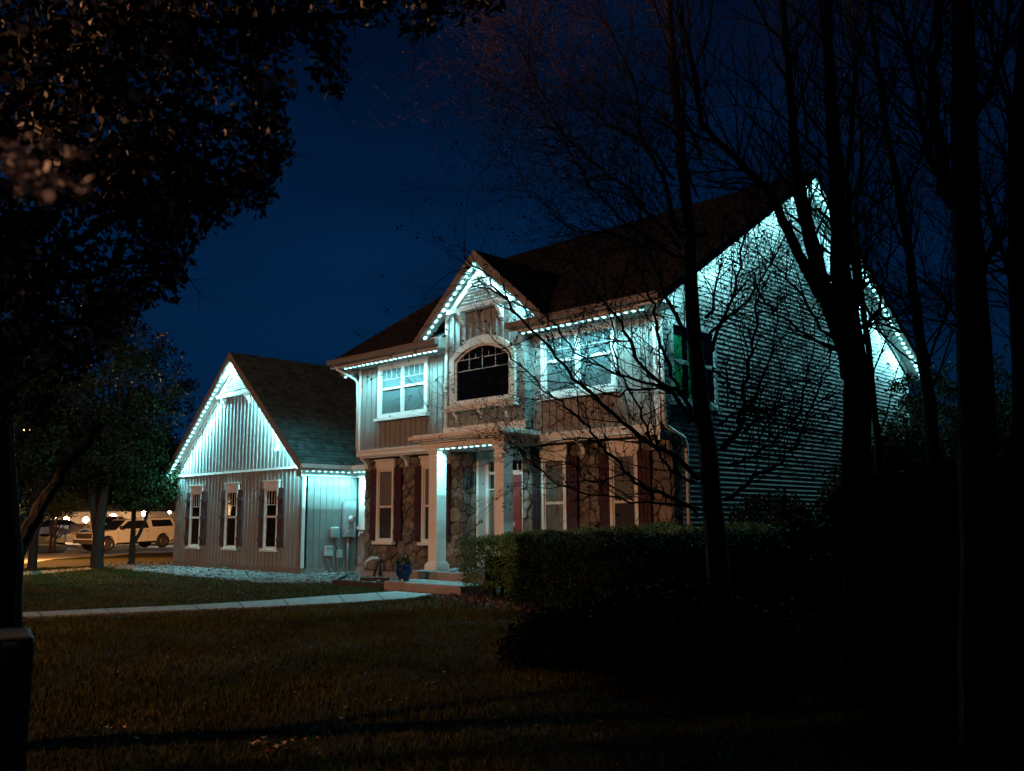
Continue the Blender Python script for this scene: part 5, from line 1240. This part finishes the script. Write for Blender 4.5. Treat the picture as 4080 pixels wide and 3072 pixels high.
# ------------------------------------------------------------------ vehicles
m_tyre = mat('tyre', (.02, .02, .02), .8); m_rim = mat('rim', (.35, .35, .36), .3, metal=.8); m_carglass = mat('car_glass', (.01, .012, .014), .08)
m_silver = mat('silver_paint', (.66, .70, .77), .25); m_whitep = mat('white_paint', (.72, .72, .72), .35); m_chrome = mat('chrome', (.7, .68, .65), .15, metal=.9)
m_red = mat('tail_red', (.35, .02, .02), .3); m_amber = mat('amber_lens', (.7, .45, .2), .3); m_dkpl = mat('dark_plastic', (.03, .03, .03), .6)
def pickup(label, loc, rz, paint, cap, tilt=0):
    """crew cab pickup, nose towards +x of its own frame, length 5.9 m"""
    E = bpy.data.objects.new('pickup_truck', None); C.objects.link(E); tag(E, label, 'pickup truck')
    def bld(mb, name, m, par=E, bevel=0, smooth=False):
        me = bpy.data.meshes.new(name); me.from_pydata(mb.v, [], mb.f); me.materials.append(m); o = bpy.data.objects.new(name, me); C.objects.link(o); o.parent = par
        if smooth: me.polygons.foreach_set('use_smooth', [True]*len(me.polygons))
        if bevel:
            b = o.modifiers.new('b', 'BEVEL'); b.width = bevel; b.segments = 3; b.limit_method = 'ANGLE'; b.angle_limit = R(30)
        return o
    def arch(cx, r_, n=9): return [(cx+r_*math.cos(math.pi*k/n), .42+r_*math.sin(math.pi*k/n)) for k in range(n+1)]
    # side outline with wheel arches cut
    prof = [(-2.95, .62), (-2.95, 1.05), (-2.93, 1.28), (-1.0, 1.30), (-.9, 1.30), (1.25, 1.28), (1.55, 1.24), (2.75, 1.14), (2.92, 1.02), (2.95, .60), (2.6, .45)]
    low = arch(2.0, .52)+[(-1.35, .46)]+arch(-1.92, .52)+[(-2.6, .5)]
    poly = prof+[p for p in low]
    b = MB(); b.prism([(p[0], -.98, p[1]) for p in poly], (0, 1.96, 0)); bld(b, 'body', paint, bevel=.03)
    c = MB()
    cabp = [(1.40, 1.24), (.62, 1.83), (.40, 1.87), (-.75, 1.88), (-.95, 1.84), (-1.05, 1.28)]
    if cap: cabp = [(1.40, 1.24), (.62, 1.83), (.40, 1.87), (-.9, 1.88), (-2.55, 1.90), (-2.72, 1.84), (-2.90, 1.28)]
    for s_ in (1,): 
        n = len(cabp); i = len(c.v)
        for yy, k_ in ((-.95, 1), (.95, -1)):
            for (x, z) in cabp: c.v.append((x, yy-(.17*k_*(-1) if False else 0)+(.18*(z-1.25)/.62)*(1 if yy < 0 else -1), z))
        c.f.append(tuple(range(i, i+n))); c.f.append(tuple(range(i+2*n-1, i+n-1, -1)))
        for k in range(n): c.f.append((i+k, i+n+k, i+n+(k+1) % n, i+(k+1) % n))
    bld(c, 'cab', paint, bevel=.04)
    gl = MB()
    def sidewin(pts):
        for sg in (1, -1):
            gl.poly([(x, sg*(.958-.18*(z-1.25)/.62), z) for x, z in pts])
    sidewin([(1.22, 1.30), (.60, 1.74), (.32, 1.78), (.32, 1.30)]); sidewin([(.24, 1.30), (.24, 1.78), (-.72, 1.78), (-.86, 1.30)])
    if cap: sidewin([(-1.12, 1.36), (-1.08, 1.78), (-2.50, 1.78), (-2.68, 1.36)])
    gl.poly([(1.43, -.84, 1.26), (1.43, .84, 1.26), (.66, .72, 1.82), (.66, -.72, 1.82)])
    bld(gl, 'windows', m_carglass)
    for x in (2.0, -1.92):
        for sg in (1, -1):
            w = MB(); w.lathe((x, sg*.86-.14, .42), [(.30, 0), (.41, .02), (.42, .08), (.42, .20), (.41, .26), (.30, .28)], 24, 'y'); wo_ = bld(w, 'wheel', m_tyre, smooth=False)
            r_ = MB(); yy = .99 if sg > 0 else -1.0
            for k in range(6):
                a = k*math.pi/3; r_.prism([(x+.04*math.cos(a+1.57), yy, .42+.04*math.sin(a+1.57)), (x+.24*math.cos(a+.16), yy, .42+.24*math.sin(a+.16)), (x+.24*math.cos(a-.16), yy, .42+.24*math.sin(a-.16)), (x+.04*math.cos(a-1.57), yy, .42+.04*math.sin(a-1.57))], (0, .02, 0))
            r_.lathe((x, yy, .42), [(.27, 0), (.27, .01), (.235, .015)], 20, 'y') if False else r_.tube([(x+.255*math.cos(2*math.pi*k/16), yy+.01, .42+.255*math.sin(2*math.pi*k/16)) for k in range(17)], .018, 5)
            bld(r_, 'rim', m_rim, wo_)
    f = MB(); f.box((2.93, -.78, .80), (2.97, .78, 1.08)); bld(f, 'grille', m_dkpl)
    f = MB(); f.box((2.965, -.78, .93), (2.985, .78, .98)).box((2.96, -.80, 1.07), (2.98, .80, 1.10)); bld(f, 'grille_bar', m_chrome)
    f = MB(); f.box((2.9, -.95, .50), (3.05, .95, .74)); bld(f, 'bumper', m_chrome, bevel=.03)
    f = MB(); f.box((-3.08, -.92, .52), (-2.93, .92, .70)); bld(f, 'bumper', m_chrome, bevel=.03)
    for sg in (1, -1):
        f = MB(); f.box((2.92, sg*.80, .84), (2.965, sg*.96, 1.05)); bld(f, 'headlight', m_amber, bevel=.01)
        f = MB(); f.box((-2.97, sg*.86, .85), (-2.88, sg*.985, 1.2)); bld(f, 'tail_light', m_red, bevel=.01)
        f = MB(); f.box((1.15, sg*.98, 1.30), (1.27, sg*1.18, 1.50)); bld(f, 'mirror', m_dkpl, bevel=.02)
        f = MB(); f.box((.05, sg*.985, 1.10), (.2, sg*.999, 1.14)).box((-.75, sg*.985, 1.10), (-.6, sg*.999, 1.14)); bld(f, 'door_handle', m_chrome)
        f = MB(); f.box((-1.3, sg*.94, .42), (1.4, sg*1.0, .48)); bld(f, 'running_board', m_dkpl)
        f = MB()
        for xx in (1.30, .27, -.80): f.box((xx-.006, sg*.979, .55), (xx+.006, sg*.983, 1.27))
        bld(f, 'door_gap', m_dkpl)
    f = MB(); f.box((-2.6, -.8, .35), (2.6, .8, .55)); bld(f, 'chassis', m_dkpl)
    E.location = loc; E.rotation_euler = (0, tilt, rz); return E
def place(px, py_, d):
    p = at(*Z(px, py_), d); return p
# silver truck: seen from its left side, nose to the left of the photo
fwp = at(*Z(1215, 822), 60.5); rwp = at(*Z(1780, 785), 62.6)
v = Vector((fwp.x-rwp.x, fwp.y-rwp.y, 0)); ang = math.atan2(v.y, v.x)
mid_ = (fwp+rwp)/2; print('truck', fwp, rwp, v.length)
off = Vector((math.cos(ang), math.sin(ang), 0))*-.04+Vector((-math.sin(ang), math.cos(ang), 0))*-.95
truck = pickup('silver crew cab pickup with a canopy parked at the lit driveway', (mid_.x+off.x, mid_.y+off.y, (fwp.z+rwp.z)/2), ang, m_silver, True, math.atan2(rwp.z-fwp.z, v.length))
# white pickup beyond, tail to the left
a1 = at(*Z(925, 715), 74); h_ = Vector((rt.x, rt.y, 0)).normalized(); fwd2 = Vector((fw.x, fw.y, 0)).normalized()
dirw = (h_*1.0+fwd2*.45).normalized(); aw_ = math.atan2(dirw.y, dirw.x)
cpos = a1+dirw*1.92+Vector((-dirw.y, dirw.x, 0))*.9
pickup('white pickup parked tail out behind the silver one', (cpos.x, cpos.y, a1.z), aw_, m_whitep, False)
# third car, mostly hidden behind the tree
def car(label, loc, rz, paint):
    E = bpy.data.objects.new('parked_car', None); C.objects.link(E); tag(E, label, 'car')
    def bld(mb, name, m, par=E, bevel=0):
        me = bpy.data.meshes.new(name); me.from_pydata(mb.v, [], mb.f); me.materials.append(m); o = bpy.data.objects.new(name, me); C.objects.link(o); o.parent = par
        if bevel:
            b = o.modifiers.new('b', 'BEVEL'); b.width = bevel; b.segments = 3; b.limit_method = 'ANGLE'; b.angle_limit = R(30)
    b = MB(); pr = [(-2.3, .35), (-2.35, .85), (-2.1, .98), (1.0, .98), (2.1, .80), (2.3, .55), (2.25, .32)]
    b.prism([(x, -.9, z) for x, z in pr], (0, 1.8, 0)); bld(b, 'body', paint, bevel=.06)
    c = MB(); i = 0; cp = [(1.1, .96), (.35, 1.42), (-1.2, 1.45), (-1.9, .98)]
    for yy in (-1, 1):
        for x, z in cp: c.v.append((x, yy*(.86-.2*(z-.96)/.45), z))
    c.f += [(0, 1, 2, 3), (7, 6, 5, 4)]+[(k, 4+k, 4+(k+1) % 4, (k+1) % 4) for k in range(4)]; bld(c, 'cabin', m_carglass, bevel=.03)
    c = MB(); c.box((-1.15, -.68, 1.42), (.3, .68, 1.47)); bld(c, 'roof', paint, bevel=.02)
    for x in (1.4, -1.4):
        for sg in (1, -1):
            w = MB(); w.lathe((x, sg*.8-.1, .33), [(.2, 0), (.32, .01), (.33, .1), (.32, .2), (.2, .21)], 20, 'y'); me = bpy.data.meshes.new('wheel'); me.from_pydata(w.v, [], w.f); me.materials.append(m_tyre); o = bpy.data.objects.new('wheel', me); C.objects.link(o); o.parent = E
            w = MB(); w.lathe((x, sg*.90-(.01 if sg < 0 else 0), .33), [(.21, 0), (.20, .012)], 14, 'y'); bld(w, 'rim', m_rim, o)
    for sg in (1, -1):
        c = MB(); c.box((2.18, sg*.6, .58), (2.3, sg*.85, .70)); bld(c, 'headlight', m_amber, bevel=.01)
        c = MB(); c.box((-2.37, sg*.6, .72), (-2.3, sg*.88, .86)); bld(c, 'tail_light', m_red)
    E.location = loc; E.rotation_euler = (0, 0, rz); return E
p = at(*Z(690, 660), 88); car('white car parked at the far left beyond the pickups', (p.x, p.y, p.z), aw_+.2, m_whitep)
p = at(*Z(420, 680), 86); car('dark car with pale rims half hidden by the left tree', (p.x, p.y, p.z-.02), aw_+.1, mat('dark_paint', (.04, .04, .045), .3))

# ------------------------------------------------------------------ lamps of the far houses, street lamps
def lampm(name, col, st): return emis(name, col, st)
m_lw = lampm('warm_lamp', (1, .62, .30), 160); m_ls = lampm('sodium_lamp', (1, .36, .07), 30); m_lc = lampm('cool_lamp', (1, .88, .85), 150)
def plight(name, loc, W_, col, parent, r_=.1):
    l = bpy.data.lights.new(name, 'POINT'); l.energy = W_; l.color = col; l.shadow_soft_size = r_
    o = bpy.data.objects.new(name, l); C.objects.link(o); o.parent = parent; o.location = Vector(loc)-wpos(parent); return o
# far house with lit wall lanterns
hp = at(*Z(900, 640), 96); hx = h_; hy = fwd2
hz = -.6
fh = empty('far_house', (hp.x, hp.y, hz), 'pale far house with glowing lanterns beyond the pickups', 'house')
def fb(mb, u0, u1, n0, n1, z0, z1):
    b = Vector((hp.x, hp.y, 0)); mb.prism([b+hx*u0+hy*n0+Vector((0, 0, z0)), b+hx*u1+hy*n0+Vector((0, 0, z0)), b+hx*u1+hy*n1+Vector((0, 0, z0)), b+hx*u0+hy*n1+Vector((0, 0, z0))], (0, 0, z1-z0)); return mb
m_far = mat('far_siding', (.07, .055, .045), .7, var=.1, scale=1)
fb(MB(), -5, 14, 0, 8, hz-.2, hz+3.0).build('wall', m_far, fh)
b0 = Vector((hp.x, hp.y, hz+3.0))
MB().prism([b0+hx*-5.5+hy*-.5, b0+hx*-5.5+hy*8.5, b0+hx*-5.5+hy*4+Vector((0, 0, 2.4))], hx*20).build('roof', m_shingle2, fh)
for u in (-3.4, .6, 6.5):
    gd_ = fb(MB(), u, u+2.6, -.04, -.005, hz+.0, hz+2.2).build('garage_door', m_far, fh)
    ln_ = MB()
    for k in range(1, 4): fb(ln_, u+.05, u+2.55, -.05, -.041, hz+.55*k-.01, hz+.55*k+.01)
    ln_.build('panel_line', m_dkpl, gd_)
def lamp_post(px, py_, d, m, W_, col, label, ground=True, cat='lamp', r_=.14):
    p = at(*Z(px, py_), d); z_ = gz(p.x, p.y)
    e = empty('lamp_post', (p.x, p.y, z_), label, cat, 'glowing lamps of the far lot')
    if ground: MB().tube([(p.x, p.y, z_), (p.x, p.y, p.z-.12)], .045, 8).build('post', m_black, e)
    MB().lathe((p.x, p.y, p.z), [(.03, -r_), (r_*.8, -r_*.6), (r_, 0), (r_*.8, r_*.6), (.03, r_)], 12).build('lamp_globe', m, e)
    MB().lathe((p.x, p.y, p.z+r_), [(r_*.9, 0), (.02, .07)], 10).build('lamp_cap', m_black, e)
    q = plight('lamp_light', (p.x, p.y-.0, p.z-.0)+Vector((0, 0, 0)) if False else (p.x-fwd2.x*.3, p.y-fwd2.y*.3, p.z), W_, col, e, .15)
    return e
warm = (1, .55, .24)
lamp_post(620, 435, 80, m_lc, 80, (1, .8, .7), 'cool white post lamp at the far left of the lot')
lamp_post(733, 472, 93, m_lw, 160, warm, 'warm lantern second from the left in the far lot', r_=.27)
lamp_post(950, 475, 93, m_lw, 160, warm, 'warm lantern on the far house above the white pickup', r_=.26)
lamp_post(1250, 465, 92, m_lw, 380, warm, 'brightest tall warm lantern between the trunks behind the silver pickup', r_=.46)
lamp_post(1593, 405, 78, m_lc, 150, (1, .8, .7), 'cool white post lamp above the silver pickup cab', r_=.19)
lamp_post(1875, 392, 80, m_lc, 90, (1, .85, .75), 'small pale lamp just left of the garage corner', r_=.1)
# house across the street: its lit windows are what the garage panes reflect
m_dkw = mat('dark_siding', (.03, .028, .025), .8)
nh = empty('neighbour_house', (-50, -3, 0), 'dark neighbour house across the side street with two lit windows, outside the photo', 'house')
MB().box((-56, -9, -.2), (-48, 5, 3.2)).build('wall', m_dkw, nh)
MB().prism([(-56.5, -9.5, 3.2), (-47.5, -9.5, 3.2), (-52, -9.5, 5.6)], (0, 15, 0)).build('roof', m_shingle2, nh)
m_lit = emis('lit_window', (1, .60, .26), 9)
for (a, b) in ((-4.6, -3.7), (1.2, 2.3)):
    w_ = MB().box((-47.99, a-.08, 1.72), (-47.94, b+.08, 3.08)).build('window', m_white, nh)
    MB().box((-47.94, a, 1.8), (-47.93, (a+b)/2-.03, 2.36)).box((-47.94, (a+b)/2+.03, 1.8), (-47.93, b, 2.36)).box((-47.94, a, 2.42), (-47.93, (a+b)/2-.03, 3.0)).box((-47.94, (a+b)/2+.03, 2.42), (-47.93, b, 3.0)).build('lit_pane', m_lit, w_)
lamp_post(568, 505, 96, m_lw, 40, warm, 'small dim lantern at the left end of the lot lamps', r_=.13)
lamp_post(1150, 432, 97, m_lw, 90, warm, 'small warm lantern just left of the brightest one', r_=.17)
lamp_post(737, 515, 95, m_lw, 60, warm, 'small warm lantern low behind the white car', r_=.18)
lamp_post(1885, 478, 96, m_lw, 40, warm, 'small low lantern beside the garage corner', r_=.13)
# street lamps
def street(p, ground_z, label, W_, arm=1.2, adir=(1, 0, 0), r_=.16, m=m_ls, col=(1, .42, .12), name='street_lamp'):
    ad_ = Vector(adir).normalized(); e = empty(name, (p[0]-ad_.x*arm, p[1]-ad_.y*arm, ground_z), label, 'street lamp')
    b = Vector((p[0]-ad_.x*arm, p[1]-ad_.y*arm, ground_z)); h = p[2]+.35
    MB().tube([b, (b.x, b.y, h*.6), (b.x, b.y, h)], [.09, .07, .055], 10).build('pole', m_conduit, e)
    MB().tube([(b.x, b.y, h-.05), (p[0]-ad_.x*.4, p[1]-ad_.y*.4, p[2]+.33), (p[0], p[1], p[2]+.16)], .035, 8).build('arm', m_conduit, e)
    MB().lathe((p[0], p[1], p[2]+.05), [(.20, 0), (.19, .05), (.10, .12), (.03, .14)], 14).build('lamp_head', m_conduit, e)
    MB().lathe((p[0], p[1], p[2]-.03), [(.04, -.09), (.13, -.05), (.15, .06)], 14).build('lamp_lens', m, e)
    plight('lamp_light', (p[0], p[1], p[2]-.25), W_, col, e, .16)
    return e
sp_ = at(105, 1715, 45); street(sp_, gz(sp_.x, sp_.y), 'orange street lamp glowing through the left trees', 13000, adir=(h_.x, h_.y, 0))
street(STREET_P, 0, 'orange street lamp standing behind the photographer on the left', STREET_W, arm=1.5, adir=(0, 1, 0), col=(1, .46, .22))
street((-21, -15, 8.2), 0, 'pale amber street lamp farther down the street behind the photographer', 3700, arm=1.5, adir=(0, 1, 0), col=(1, .56, .40))
print('bulbs', NB[0], 'objects', len(bpy.data.objects))
